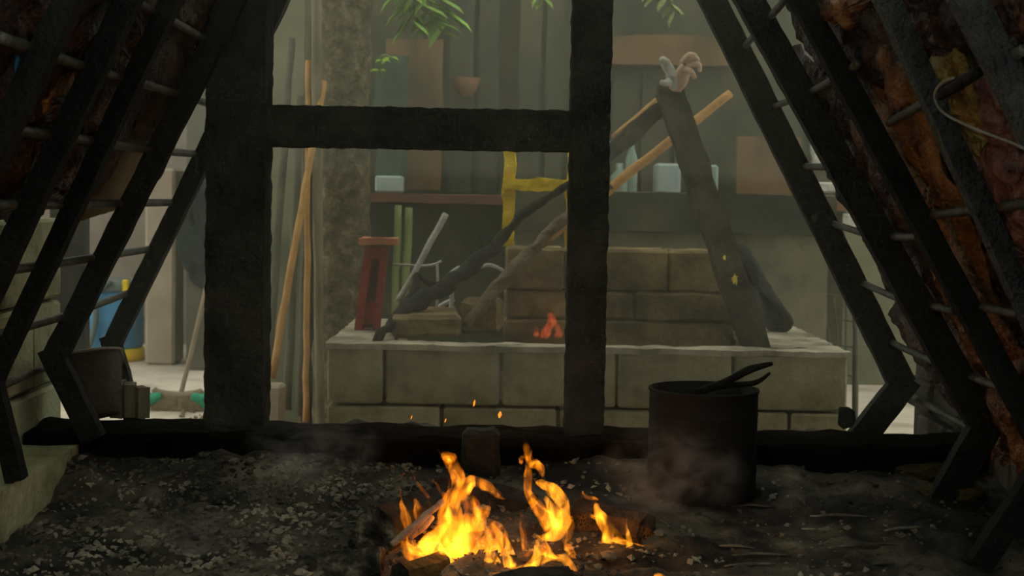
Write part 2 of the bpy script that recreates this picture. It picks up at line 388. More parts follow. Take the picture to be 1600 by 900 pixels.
# things on the shelf
a = P(588, 291, 7.0); b = P(631, 266, 7.0)
t = BO('plastic_tub', box_bm(Vector(((a.x+b.x)/2, 6.98, zs+(b.z-a.z)/2)), (b.x-a.x, .12, b.z-a.z), bevel=.008), M['tub']); tag(t, 'pale blue-green plastic tub on the shelf beside the earthen pillar', 'tub')
sk = BO('sack', box_bm(Vector((P(612, 200, 7.1).x, 7.06, zs+.34)), (.15, .1, .67), cuts=10, rough=.025, rs=6), M['darkgreen'], None, True); tag(sk, 'tall dark green sack standing behind the pale tub', 'sack')
def shelf_box(x0, x1, y0, Y, m, label, cat, nm):
    a = P(x0, 300, Y); b = P(x1, y0, Y)
    o = BO(nm, box_bm(Vector(((a.x+b.x)/2, Y, zs+(b.z-zs)/2)), (b.x-a.x, .14, b.z-zs), bevel=.012), m); return tag(o, label, cat)
shelf_box(1022, 1062, 256, 6.95, M['tub'], 'dull grey-green box on the shelf left of the leaning timber', 'box', 'shelf_box')
shelf_box(1098, 1120, 258, 6.95, M['jar'], 'dull grey-green box on the shelf right of the leaning timber', 'box', 'shelf_box')
def bottle(px, y0, h, r, m, label):
    bm = lathe_bm([(r*.9, 0), (r, .01), (r, h*.6), (r*.4, h*.78), (r*.4, h), (0.001, h)], 16)
    o = BO('bottle', bm, m, None, True); o.location = (P(px, 290, 6.85).x, 6.85, zs); return tag(o, label, 'bottle')
bottle(986, 0, .30, .03, M['jar'], 'tall pale green bottle on the shelf beside the orange stick')
bottle(968, 0, .16, .045, M['jar'], 'short squat green jar on the shelf next to the thin black post')
# terracotta basket hung on the boards
bm = lathe_bm([(.03, 0), (.06, .04), (.075, .09), (.065, .09), (.05, .04), (.001, .02)], 16)
o = BO('hanging_basket', bm, M['pinkpaint'], None, True); o.location = P(728, 150, 7.3); tag(o, 'small orange basket hung on the dark back boards', 'basket')

# earthen pillar / trunk and poles on the left -------------------------
Yp = 6.3
pts = [P(535, 560, Yp), P(536, 450, Yp), P(538, 330, Yp), P(538, 200, Yp), P(540, 60, Yp), P(545, -80, Yp)]
pts.insert(0, Vector((pts[0].x, Yp, 0)))
o = tube('earthen_pillar', pts, [.13, .13, .12, .11, .105, .11, .13], M['earth'], seg=40, res=14, rough=.016, rs=9, cap=True)
tag(o, 'rough brown earthen pillar left of the red stand', 'pillar')
def pole(nm, pa, pb, r0, r1, m, label, cat='pole', Ya=5.7, Yb=6.0, rough=.006, ext=True, g=None):
    a = P(*pa, Ya); b = P(*pb, Yb)
    n = 9; pts = [a.lerp(b, i/(n-1)) for i in range(n)]
    rad = [r0+(r1-r0)*i/(n-1) for i in range(n)]
    o = tube(nm, pts, rad, m, seg=9, res=2, rough=rough, rs=8); return tag(o, label, cat, g)
pole('leaning_pole', (425, 590), (505, 128), .016, .014, M['stickorange'], 'orange-brown stick leaning with its tip right of the tall pale pole', 'stick', 5.5, 6.0)
pole('leaning_pole', (478, 660), (482, 95), .013, .012, M['stickorange'], 'thin upright orange-brown stick among the leaning poles', 'stick', 5.8, 6.0)
pole('upright_pole', (500, 700), (493, -60), .020, .022, M['pole'], 'tall pale weathered pole standing left of the earthen pillar', 'pole', 5.9, 6.0)
pole('leaning_pole', (418, 590), (456, 60), .018, .015, M['darkpole'], 'grey dark pole leaning closest to the thick black post', 'pole', 5.6, 6.2)
pole('leaning_pole', (448, 640), (470, 150), .020, .016, M['darkpole'], 'grey dark pole between the two orange-brown sticks', 'pole', 5.9, 6.2)
pole('leaning_pole', (470, 650), (480, 200), .020, .016, M['darkpole'], 'dark pole hidden partly by the tall pale pole', 'pole', 6.0, 6.2)
a = P(415, 660, 5.6); b = P(437, 600, 5.6)
o = box('concrete_foot', ((a.x+b.x)/2, 5.6, b.z/2), (.085, .12, b.z), M['pillar'], bevel=.01); tag(o, 'pale concrete footing at the base of the leaning poles', 'footing')

# ------------------------------------------------------------------ block fire pit
YF = 4.86
x0 = P(510, 540, YF).x; x1 = x0+1.815; zt = P(900, 548, YF).z
PD = 1.05      # depth of the pit
pit = empty('fire_pit', (x0+.9, YF+.5, 0)); tag(pit, 'low square fire pit of grey concrete blocks with ash on top', 'fire pit')
bmB = {}
def blockmesh(L, D, m):
    k = (round(L, 2), round(D, 2), m)
    if k not in bmB:
        bm = box_bm(Vector((0, 0, 0)), (L-.010, D, .19), bevel=.007, cuts=4, rough=.0022, rs=14, seed=len(bmB))
        me = bpy.data.meshes.new('block'); bm.to_mesh(me); bm.free(); me.materials.append(M[m]); bmB[k] = me
    return bmB[k]
def place_block(par, x, y, z, L, D, rz=0, m='block'):
    b = bpy.data.objects.new('block', blockmesh(L, D, m)); b.location = (x+random.uniform(-.002, .002), y+random.uniform(-.004, .004), z)
    b.rotation_euler = (0, 0, rz); link(b, par); return b
for r in range(4):
    z = zt-.1-.2*r
    if r == 3: z = zt-.695
    xs = [(.1, .2), (.4, .4), (.8, .4), (1.2, .4), (1.6, .4)] if r % 2 == 0 else [(.2, .4), (.6, .4), (1.0, .4), (1.4, .4), (1.7, .2)]
    for cx, L in xs: place_block(pit, x0+cx, YF+.095, z, L, .19)
    for k in range(2):     # side rows and back row
        for sx in (.095, 1.8-.095): place_block(pit, x0+sx, YF+.19+.2+.4*k+.004, z, .4, .19, math.pi/2)
core = ab('fill', x0+.18, x1-.2, YF+.18, YF+1.0, .02, zt-.20, M['mortar'], pit, cuts=24, rough=.01, rs=8)
cap = ab('mortar_bed', x0+.012, x1-.02, YF+.012, YF+1.0, .02, zt-.21, M['mortar'], pit)
topm = mat('ashy_top', [(.16, .14, .10), (.34, .29, .21), (.48, .42, .31)], 7, .95, .5, 40)
for (cx_, cy_, sx_, sy_) in [(.9, .055, 1.81, .11), (.11, .55, .22, .88), (1.8-.15, .55, .30, .88)]:
    BO('ash_crust', box_bm(Vector((x0+cx_, YF+cy_, zt+.001)), (sx_, sy_, .02), cuts=int(40*max(sx_, sy_)), rough=.006, rs=13, seed=cx_), topm, pit)
for k in range(2): place_block(pit, x0+1.8-.25, YF+.39+.4*k, zt-.1, .4, .10, math.pi/2)
adopt(pit)
# stack of sooty blocks standing on the pit
YS = 5.45
stk = empty('oven_stack', (P(960, 500, YS).x, YS, zt)); tag(stk, 'stack of sooty concrete blocks standing inside the fire pit', 'block stack')
sx0 = P(787, 500, YS).x; sx1 = P(1150, 500, YS).x
zc = P(960, 389, YS).z
for r, (hh, Ls) in enumerate([(.165, [.23, .40, .26]), (.11, [.5, .39]), (.12, [.3, .59]), (.15, [.46, .43])]):
    x = sx0
    for L in Ls:
        BO('block', box_bm(Vector((x+L/2, YS+.12+random.uniform(-.006, .006), zc-hh/2)), (L-.003, .24, hh-.003), bevel=.010, cuts=8, rough=.006, rs=9, seed=r*3+L), M['sootblock'], stk); x += L
    zc -= hh
adopt(stk)
# slab of stone on the pit's left
o = BO('stone_slab', box_bm(P(665, 516, 5.24)+Vector((0, 0, 0)), (.25, .46, .08), rot=Euler((0, 0, .06)).to_matrix(), bevel=.015, cuts=10, rough=.007, rs=12), M['sootblock']); tag(o, 'thick rough stone slab lying on the left of the fire pit', 'stone slab')
o.location.z += (zt+.014) - min((o.matrix_world @ v.co).z for v in o.data.vertices)
o = BO('stone_slab', box_bm(P(752, 512, 5.2)+Vector((0, .1, 0)), (.15, .22, .12), rot=Euler((0, 0, -.05)).to_matrix(), bevel=.015, cuts=10, rough=.007, rs=12, seed=3), M['sootblock']); tag(o, 'smaller dark stone block between the slab and the block stack', 'stone block')
o.location.z += (zt+.014) - min((o.matrix_world @ v.co).z for v in o.data.vertices)

# red stand
Yr = 5.35
rs_ = empty('red_stand', P(572, 522, Yr)); tag(rs_, 'red metal stand with faded orange top plate on the fire pit', 'stand')
def rp(px, py, Y=Yr): return P(px, py, Y)
beam('leg', rp(560, 520), rp(577, 385), .03, .05, M['red'], rs_)
beam('leg', rp(588, 515), rp(602, 385), .026, .05, M['red'], rs_)
beam('leg', rp(572, 516, Yr+.1), rp(583, 385, Yr+.1), .026, .04, M['red'], rs_)
beam('back_panel', rp(574, 520, Yr+.06), rp(591, 385, Yr+.06), .06, .008, mat('shaded_red_inside', [(.045, .012, .01), (.09, .02, .016)], 8), rs_)  # darker red paints the shade inside the stand's hollow
beam('cross_plate', rp(575, 395), rp(606, 395), .045, .05, M['red'], rs_)
beam('foot_plate', rp(558, 490), rp(594, 488), .08, .03, M['red'], rs_)
BO('top_plate', box_bm(rp(592, 377)+Vector((0, .03, 0)), (.14, .16, .024), cuts=8, rough=.005, rs=14), M['redtop'], rs_)
adopt(rs_)
# green bamboo poles behind the pit
for i, (xa, xb, y0) in enumerate([(622, 618, 322), (637, 634, 326)]):
    pole('bamboo_pole', (xa-17, 752), (xb+5, y0), .019, .017, M['green_pole'], ['thicker green bamboo pole right behind the red stand', 'thinner green bamboo pole farther from the red stand'][i], 'bamboo', 6.05, 6.3)
pole('ashen_stick', (622, 470), (696, 335), .011, .013, M['whitestick'], 'white ash-covered stick leaning up from the fire pit', 'stick', 5.2, 5.35, .008)
# charred forked branch
cb = empty('charred_branch', P(590, 532, 4.98)); tag(cb, 'thick charred black branch lying across the fire pit to the yellow frame', 'branch')
tube('branch_stem', [P(588, 533, 4.95), P(606, 513, 5.0), P(640, 480, 5.08), P(690, 450, 5.2), P(730, 420, 5.3), P(775, 385, 5.4), P(800, 352, 5.42), P(850, 312, 5.42), P(900, 282, 5.42)], [.012, .018, .026, .032, .026, .024, .018, .015, .013], M['branch'], cb, seg=12, res=8, rough=.016, rs=18)
tube('branch_fork', [P(690, 450, 5.2), P(668, 440, 5.2), P(650, 430, 5.22), P(648, 458, 5.16), P(632, 480, 5.1), P(618, 500, 5.05)], [.02, .012, .01, .02, .025, .02], M['branch'], cb, seg=10, res=5, rough=.01, rs=12)
for a_, b_ in [((760, 400), (735, 375)), ((740, 398), (722, 378)), ((770, 385), (757, 368)), ((750, 392), (748, 366))]:
    tube('twig', [P(*a_, 5.36), P((a_[0]+b_[0])/2+3, (a_[1]+b_[1])/2, 5.36), P(*b_, 5.36)], [.004, .003, .002], M['branch'], cb, seg=5, res=3)
adopt(cb)
o = tube('brown_branch', [P(728, 508, 5.15), P(760, 470, 5.2), P(800, 425, 5.26), P(850, 372, 5.32), P(890, 335, 5.36), P(950, 290, 5.4)], [.022, .027, .026, .024, .022, .02], M['brbranch'], seg=12, res=8, rough=.014, rs=18)
tag(o, 'crooked brown branch leaning from the stone slab toward the thin black post', 'branch')
# grey wire rack on pit (bent wires)
wr = empty('wire_grate', P(690, 480, 5.6)); tag(wr, 'bent grey wire grate standing behind the charred branch', 'wire grate')
tube('wire', [P(615, 413, 5.42), P(650, 415, 5.42), P(675, 414, 5.42), P(690, 408, 5.42)], .005, M['wire'], wr, seg=6, res=5)
tube('wire', [P(700, 430, 5.42), P(718, 418, 5.42), P(740, 420, 5.42), P(765, 414, 5.42), P(788, 424, 5.42)], .007, M['wire'], wr, seg=6, res=5)
tube('wire', [P(683, 412, 5.42), P(684, 450, 5.42), P(682, 490, 5.42)], .005, M['wire'], wr, seg=6, res=4)
tube('wire', [P(705, 430, 5.42), P(706, 470, 5.42), P(703, 492, 5.42)], .009, M['wire'], wr, seg=6, res=4)
tube('wire', [P(672, 490, 5.5), P(690, 477, 5.5), P(710, 468, 5.5)], .009, M['wire'], wr, seg=6, res=4)
adopt(wr)

# yellow metal frame -------------------------------------------------
yf = empty('yellow_frame', P(797, 380, 5.55)); tag(yf, 'yellow painted frame of peeling bars behind the block stack', 'frame')
beam('upright', P(793, 384, 5.56), P(797, 225, 5.56), .046, .022, M['yellow'], yf, cuts=26, rough=.008, rs=20)
beam('upright', P(886, 384, 5.56), P(892, 225, 5.56), .022, .022, M['yellow'], yf, cuts=26, rough=.008, rs=20)
beam('crossbar', P(786, 288, 5.54), P(896, 290, 5.54), .046, .022, M['yellow'], yf, cuts=22, rough=.008, rs=20, up=(0, 1, 0))
adopt(yf)

# leaning timbers ----------------------------------------------------
tb = beam('leaning_timber', P(1185, 560, 5.02), P(1045, 138, 5.35), .095, .11, M['timber'], cuts=40, rough=.008, rs=9); tag(tb, 'thick dark timber leaning over the fire pit with pale gloves at its top', 'timber')
for i, (px, py) in enumerate([(1130, 402), (1146, 436)]):
    bm = bmesh.new(); c = P(px, py, 5.06); s = .012 if i == 0 else .022
    prof = [(-.5, -.1), (-.2, -.8), (.1, -.4), (.3, -1), (.5, -.2), (.35, .3), (.6, .5), (.1, .6), (0, 1), (-.3, .4), (-.6, .3)]
    vs = [bm.verts.new(c+Vector((x*s, -.03 + .006*math.sin(3*x), z*s))) for x, z in prof]; bm.faces.new(vs)
    ex = bmesh.ops.extrude_face_region(bm, geom=list(bm.faces)); 
    for v in [g for g in ex['geom'] if isinstance(g, bmesh.types.BMVert)]: v.co.y += .003
    o = BO('fallen_leaf', bm, M['leafyel']); tag(o, ['small yellow leaf stuck high on the leaning timber', 'larger yellow leaf stuck lower on the leaning timber'][i], 'leaf')
o = beam('leaning_timber', P(1040, 165, 5.42), P(930, 255, 5.15), .06, .07, M['timber'], cuts=26, rough=.01, rs=9); tag(o, 'thinner dark timber meeting the thick timber at its top', 'timber')
pole('leaning_stick', (846, 380), (1140, 146), .021, .018, M['stickorange'], 'orange squared stick crossing behind the leaning timber', 'stick', 5.52, 5.75)
pole('leaning_stick', (960, 214), (1030, 153), .014, .013, M['stickorange'], 'short orange stick end behind the thinner dark timber', 'stick', 5.30, 5.45)
# gloves on the timber top
gl = empty('work_gloves', P(1058, 140, 5.3)); tag(gl, 'pair of pale pink work gloves hung on the timber top', 'gloves')
tube('glove_palm', [P(1054, 142, 5.28), P(1062, 122, 5.26), P(1074, 104, 5.24)], [.024, .034, .027], M['glovepink'], gl, seg=14, res=5, flat=.6, flatdir=(0, 1, 0), rough=.012, rs=24)
for q in [(1072, 104, 1090, 100, 1094, 112), (1070, 98, 1084, 90, 1092, 96), (1066, 98, 1078, 86, 1088, 88), (1066, 108, 1080, 112, 1086, 122)]:
    tube('glove_finger', [P(q[0], q[1], 5.24), P(q[2], q[3], 5.22), P(q[4], q[5], 5.22)], [.013, .012, .007], M['glovepink'], gl, seg=9, res=4, rough=.004, rs=30)
tube('glove_palm', [P(1058, 138, 5.27), P(1050, 118, 5.25), P(1042, 98, 5.25)], [.022, .028, .016], M['cloth'], gl, seg=14, res=5, flat=.5, flatdir=(0, 1, 0), rough=.014, rs=24)
for q in [(1042, 100, 1036, 94, 1031, 96), (1046, 128, 1038, 130, 1032, 128)]:
    tube('glove_finger', [P(q[0], q[1], 5.25), P(q[2], q[3], 5.24), P(q[4], q[5], 5.24)], [.015, .013, .007], M['cloth'], gl, seg=9, res=4, rough=.004, rs=30)
adopt(gl)
# dark flat blade leaning against the bench
out = [P(1140, 372, 5.75), P(1165, 380, 5.72), P(1190, 420, 5.66), P(1222, 475, 5.58), P(1240, 505, 5.54), P(1236, 520, 5.54), P(1205, 524, 5.55), P(1180, 490, 5.42), P(1160, 440, 5.66)]
o = blob_slab('charred_slab', out, (-.2, -1, .3), .02, M['branch'], N=40, R=5, edge=.006, bump=.004); tag(o, 'dark charred wooden slab leaning beside the thick timber', 'slab')

# leaves -------------------------------------------------------------
def leaf_mesh(L, Wd):
    V = [(0, 0, 0), (Wd*.5, L*.35, -.004), (Wd*.35, L*.75, -.006), (0, L, -.012), (-Wd*.35, L*.75, -.006), (-Wd*.5, L*.35, -.004), (0, L*.4, .006), (0, L*.75, .004)]
    F = [(0, 1, 6), (0, 6, 5), (1, 2, 7, 6), (6, 7, 4, 5), (2, 3, 7), (7, 3, 4)]
    me = bpy.data.meshes.new('leaf'); me.from_pydata(V, [], F); return me
def spray(name, stems, mt, n, L, label):
    root = empty(name, stems[0][0]); tag(root, label, 'leaves'); me = leaf_mesh(L, L*.6); me.materials.append(mt)
    for st in stems:
        tube('stem', st, [.006]*(len(st)-1)+[.003], M['green_pole'], root, seg=5, res=4)
        for k in range(n):
            t = (k+.5)/n*(len(st)-1); i = int(t); p = Vector(st[i]).lerp(Vector(st[i+1]), t-i); d = (Vector(st[i+1])-Vector(st[i])).normalized()
            for s in (-1, 1):
                o = bpy.data.objects.new('leaf', me); link(o, root)
                dirv = (d*.6+Vector((s*.8, random.uniform(-.4, .4), random.uniform(-.5, .1)))).normalized()
                q = dirv.to_track_quat('Y', 'Z'); o.matrix_world = Matrix.Translation(p) @ q.to_matrix().to_4x4() @ Matrix.Scale(random.uniform(.7, 1.2), 4)
    bpy.context.view_layer.update()
    inv = Matrix.Translation(root.location).inverted()
    for ch in root.children: ch.matrix_parent_inverse = inv
YL = 6.5
spray('leafy_branch', [[P(600, -60, YL), P(635, -20, YL), P(665, 15, YL), P(690, 50, YL)], [P(620, -60, YL), P(640, -20, YL), P(640, 10, YL), P(645, 35, YL)], [P(640, -60, YL), P(670, -30, YL), P(690, 5, YL), P(700, 25, YL)]], M['leaf'], 8, .14, 'drooping bright green leafy branch over the brown board')
spray('leafy_branch', [[P(985, -60, YL), P(1020, -30, YL), P(1045, 0, YL), P(1058, 20, YL)], [P(1000, -60, YL), P(1010, -30, YL), P(1022, 0, YL)]], M['leafpale'], 6, .075, 'pale green leafy branch hanging at the top right of the thin post')
spray('leafy_branch', [[P(820, -60, YL), P(845, -30, YL), P(850, 0, YL)]], M['leaf'], 6, .08, 'small leafy branch tip just left of the thin post top')
spray('sprig', [[P(596, 120, 6.25), P(592, 100, 6.2), P(600, 86, 6.15), P(616, 92, 6.12)]], mat('lime_leaf', [(.28, .45, .02), (.38, .55, .04)], 8), 3, .05, 'lime green sprig growing from the earthen pillar')

# far left yard --------------------------------------------------------
Yc = 10.2
cx = P(251, 500, Yc).x
o = struct(ab('wall_far_pillar', cx-.115, cx+.1, Yc, Yc+.3, 0, P(250, 262, Yc).z, M['pillar'], bevel=.02))
# blue jerrycan/drum
bd = empty('blue_drum', (P(178, 560, 10.5).x, 10.5, 0)); tag(bd, 'blue plastic drum with grey lid and yellow base band', 'drum')
o = BO('body', lathe_bm([(.2, .09), (.215, .12), (.215, .28), (.222, .3), (.215, .32), (.215, .46), (.19, .52)], 32, True), M['blue'], bd, True)
BO('base_band', lathe_bm([(.205, 0), (.222, .015), (.222, .085), (.2, .095)], 32, True), M['yellow'], bd, True)
BO('lid', lathe_bm([(.2, .515), (.21, .53), (.21, .575), (.15, .60)], 32, True), M['greyplastic'], bd, True)
tube('hose', [(.04, -.22, .60), (-.06, -.25, .5), (-.06, -.26, .3), (-.12, -.25, .1)], .022, M['greyplastic'], bd, seg=8, res=5)
BO('tap', box_bm(Vector((.13, -.16, .56)), (.045, .05, .09), bevel=.01), M['yellow'], bd)
# dark coat hanging by the left
ct = empty('hanging_coat', P(304, 450, 9.8)); tag(ct, 'dark coat hanging in the far yard above the broom', 'coat')
o = blob_slab('coat_body', [P(x, y, 9.88) for x, y in [(283, 300), (300, 270), (330, 262), (350, 300), (352, 440), (330, 452), (300, 448), (290, 420), (276, 400), (278, 340)]], (0, -1, 0), .09, M['coat'], ct, N=48, R=6, edge=.02, bump=.02)
blob_slab('sleeve', [P(x, y, 9.80) for x, y in [(282, 305), (294, 300), (300, 360), (296, 415), (280, 412), (276, 360)]], (0, -1, 0), .06, M['coat'], ct, N=36, R=5, edge=.012, bump=.015, seed=4)
adopt(ct)
struct(ab('wall_far_left', -2.22, -1.9, 9.95, 11.6, 0, 2.3, mat('grey_plaster', [(.08, .075, .055), (.13, .12, .09)], 3)))
# dark doorway jamb at far left
o = struct(ab('door_1', P(78, 400, 9.0).x, P(133, 400, 9.0).x, 9.0, 9.1, 0, P(130, 200, 9.0).z, M['soil']))
# broom
Yb_ = 8.14
br = empty('broom', (P(280, 640, Yb_).x, Yb_, 0)); tag(br, 'push broom with green bristles and wooden handle on the yard floor', 'broom')
c = P(278, 632, Yb_); c.z = 0
BO('bristles', box_bm(Vector((c.x, Yb_, .045)), (.30, .07, .085), cuts=14, rough=.008, rs=30), M['bristle'], br)
for s in (-1, 1):
    tube('bristle_tuft', [Vector((c.x+s*.09, Yb_-.01, .085)), Vector((c.x+s*.14, Yb_-.015, .07)), Vector((c.x+s*.172, Yb_-.015, .035))], [.03, .045, .034], M['green'], br, seg=12, res=5, rough=.01, rs=40, flat=.8)
tube('head_block', [Vector((c.x-.14, Yb_, .125)), Vector((c.x-.11, Yb_, .10)), Vector((c.x, Yb_, .085)), Vector((c.x+.11, Yb_, .10)), Vector((c.x+.14, Yb_, .12))], [.018, .024, .026, .024, .018], M['broomwood'], br, seg=8, res=4)
tube('handle', [Vector((c.x+.015, Yb_, .09)), P(300, 545, 8.25), P(322, 450, 8.45), P(350, 330, 8.7)], .014, M['broomwood'], br, seg=8, res=4)
adopt(br)
for i in range(14):
    px = random.uniform(285, 325); py = random.uniform(642, 654)
    Y = 2222*1.29/(py-288)
    v = P(px, py, Y); r = random.uniform(.008, .02)
    bm = bmesh.new(); bmesh.ops.create_icosphere(bm, subdivisions=1, radius=r)
    for q in bm.verts: q.co = q.co*random.uniform(.7, 1.3); q.co.z *= .6
    o = BO('debris_chip', bm, M['bristle']); o.location = (v.x, Y, r*.5); tag(o, 'small brown chip swept up in front of the broom', 'debris', 'swept chips before the broom')

# far right: wire chair / basket and white things
wb = empty('wire_basket', P(1290, 600, 6.9)); tag(wb, 'dark wire basket standing right of the fire pit', 'basket')
Yw = 6.5
for k in range(9):
    px = 1240+k*11.5
    tube('wire', [P(px, 700, Yw), P(px+1, 560, Yw), P(px-4+8*math.sin(k), 458+abs(k-4)*3, Yw)], .004, M['darkpole'], wb, seg=5, res=3)
for py in (465, 500, 540, 585, 640):
    tube('wire', [P(1236, py, Yw), P(1290, py-5, Yw), P(1336, py+4, Yw)], .004, M['darkpole'], wb, seg=5, res=3)
tube('frame_leg', [P(1334, 470, Yw-.02), P(1338, 560, Yw-.02), Vector((P(1338, 600, Yw).x, Yw-.02, 0))], .012, M['darkpole'], wb, seg=7, res=3)
adopt(wb)
o = BO('cloth_bundle', box_bm(P(1292, 405, 6.9), (.07, .08, .19), cuts=8, rough=.02, rs=12), M['cloth'], None, True); tag(o, 'white cloth hanging at the right end of the concrete step', 'cloth')
for i, (px, py, w, h) in enumerate([(1300, 293, 60, 16), (1318, 345, 40, 22)]):
    c = P(px, py, 6.75)
    o = BO('white_tray', box_bm(c, (w/330, .1, h/330), bevel=.008), M['cloth']); tag(o, ['white tray on the shelf end seen between the right rack bars', 'white tray below the shelf end seen between the right rack bars'][i], 'tray')
o = BO('hanging_cloth', box_bm(P(1283, 232, 7.47), (.10, .04, .22), cuts=8, rough=.015, rs=12), M['cloth'], None, True); tag(o, 'pale cloth hung above the shelf end behind the right rack', 'cloth')

# ------------------------------------------------------------------ posts and crossbeam
YP = 3.2
def post(px_top, px_bot, w, label):
    a = P(px_bot, 640, YP); b = P(px_top, 0, YP); d = (b-a).normalized()
    a2 = a+d*((EYE-.545-a.z)/d.z); b2 = a+d*((3.25-a.z)/d.z)
    o = beam('charred_post', a2, b2, w, .1, M['char'], cuts=260, rough=.0035, rs=34); return tag(o, label, 'post')
post(376, 371, .131, 'thick charred black post on the kerb, left of the window opening')
post(925, 912, .086, 'thinner charred black post standing right of the fire')
o = beam('cross_beam', P(414, 197, YP), P(893, 206, YP), .09, .09, M['char'], cuts=150, rough=.0035, rs=34, up=(0, 1, 0)); tag(o, 'horizontal charred beam joining the two black posts', 'beam')

# ------------------------------------------------------------------ roasting racks
X0 = {-1: .79, 1: .775}; KL = {-1: .47, 1: .50}
def plane_pt(px, py, s, off=0.0):
    """point where the sight line meets the rack plane (off = distance outwards)"""
    k = KL[s]; n = Vector((s, 0, k)).normalized()     # outward normal of plane s*X + k*h = X0
    d = ray(px, py); p0 = Vector((0, 0, EYE))
    t = (X0[s] + off*math.sqrt(1+k*k)) / (s*d.x + k*d.z)
    return p0 + d*t
def rail_pt(Y, h, s, off=0.0):
    k = KL[s]; n = Vector((s, 0, k)).normalized()
    return Vector((s*(X0[s]-k*h), Y, EYE+h)) + n*off
NR = {s: Vector((s, 0, KL[s])).normalized() for s in (-1, 1)}
def rack(s, rails, label):
    root = empty('roasting_rack', rail_pt(3.0, -.5, s)); tag(root, label, 'rack')
    for (pa, pb, t, m, h0, hf, dx) in rails:
        A = plane_pt(*pa, s); B = plane_pt(*pb, s); d = (A-B).normalized()     # d points up the bar
        a = A + d*((EYE+h0-A.z)/d.z); b = A + d*((EYE+1.05-A.z)/d.z)
        z = d; n = NR[s]; n = (n-z*n.dot(z)).normalized(); y = z.cross(n).normalized()
        bm = box_bm((a+b)/2, (.035, t, (b-a).length), rot=Matrix((y, n, z)).transposed(), cuts=50, rough=.0022, rs=20, seed=pa[0]*.01)
        BO('rail', bm, m, root)
        f = Vector((a.x - s*dx, a.y, EYE+hf)); z = (a-f).normalized(); n2 = Vector((0, 1, 0)).cross(z).normalized(); a3 = a+z*.025
        bm = box_bm((a3+f)/2, (.035, t, (a3-f).length), rot=Matrix((Vector((0, 1, 0)), -n2, z)).transposed(), cuts=14, rough=.0022, rs=20)
        BO('foot', bm, m, root)
    return root
I_, N_ = M['iron'], M['ironlit']
RL = rack(-1, [((437, 0), (177, 535), .044, I_, -.40, -.735, .10), ((368, 0), (95, 540), .047, I_, -.375, -.55, .085), ((267, 0), (33, 500), .034, I_, -.375, -.565, .045), ((200, 0), (-22, 470), .038, I_, -.40, -.565, .03), ((107, 0), (-120, 470), .036, I_, -.40, -.565, .03)], 'black iron roasting rack leaning in from the left, hung with smoked meat')
RR = rack(1, [((1113, 0), (1271, 320), .066, I_, -.465, -.735, .20), ((1170, 0), (1347, 320), .062, I_, -.47, -.735, .14), ((1252, 0), (1414, 300), .042, I_, -.47, -.67, .12), ((1385, 0), (1525, 306), .034, N_, -.47, -.67, .12), ((1511, 0), (1633, 235), .042, N_, -.47, -.67, .12)], 'black iron roasting rack leaning in from the right, hung with golden roasting meat')
def rung(root, s, pts, r=.009, off=.022, n=''):
    tube('rung', [plane_pt(x, y, s, off) for x, y in pts], r, M['rod'], root, seg=8, smooth=True, res=3)
for q in [[(375, -14), (432, 22)], [(120, -45), (215, 5), (335, 68), (402, 99)], [(0, 58), (140, 107), (218, 129), (362, 173)], [(0, 200), (120, 216), (240, 235), (322, 241)], [(0, 320), (130, 319), (280, 316)], [(0, 424), (85, 412), (242, 388)], [(0, 522), (110, 491), (203, 457)], [(0, 604), (80, 570), (120, 556)]]:
    rung(RL, -1, q)
for q in [[(1146, 94), (1190, 42), (1222, 5), (1235, -20)], [(1184, 175), (1235, 157), (1285, 134), (1340, 100)], [(1225, 259), (1292, 261), (1335, 262)], [(1390, 192), (1440, 164), (1470, 150), (1530, 112), (1600, 78)], [(1272, 339), (1310, 352), (1348, 364), (1375, 369), (1440, 371)], [(1440, 338), (1510, 330), (1600, 318)], [(1311, 424), (1345, 441), (1405, 467), (1430, 471), (1490, 487)], [(1508, 474), (1590, 491), (1640, 500)], [(1350, 503), (1392, 534), (1462, 567), (1500, 582), (1552, 602), (1600, 621)], [(1386, 590), (1412, 611), (1437, 626), (1522, 673)]]:
    rung(RR, 1, q, r=.0085)
# bolt heads on the far right bar
for px, py in [(1148, 91), (1188, 173), (1230, 258), (1273, 340), (1313, 425), (1352, 503), (1392, 592)]:
    bm = bmesh.new(); bmesh.ops.create_icosphere(bm, subdivisions=2, radius=.011); o = BO('bolt', bm, M['rod'], RR, True); o.location = plane_pt(px, py, 1, -.014)
adopt(RL); adopt(RR)
# hook with thin wire
hk = empty('meat_hook', plane_pt(1470, 150, 1, -.03)); tag(hk, 'bent wire meat hook hanging on the near bars of the right rack', 'hook')
tube('hook_shank', [plane_pt(x, y, 1, -.016) for x, y in [(1530, 112), (1500, 130), (1478, 142), (1470, 152)]], [.008, .010, .010, .006], M['iron'], hk, seg=9, res=4)
tube('hook_wire', [plane_pt(x, y, 1, -.022) for x, y in [(1490, 122), (1474, 128), (1462, 142), (1461, 156), (1470, 172), (1490, 186), (1530, 204), (1580, 223), (1600, 232)]], .0022, M['whitestick'], hk, seg=6, res=4)
adopt(hk)

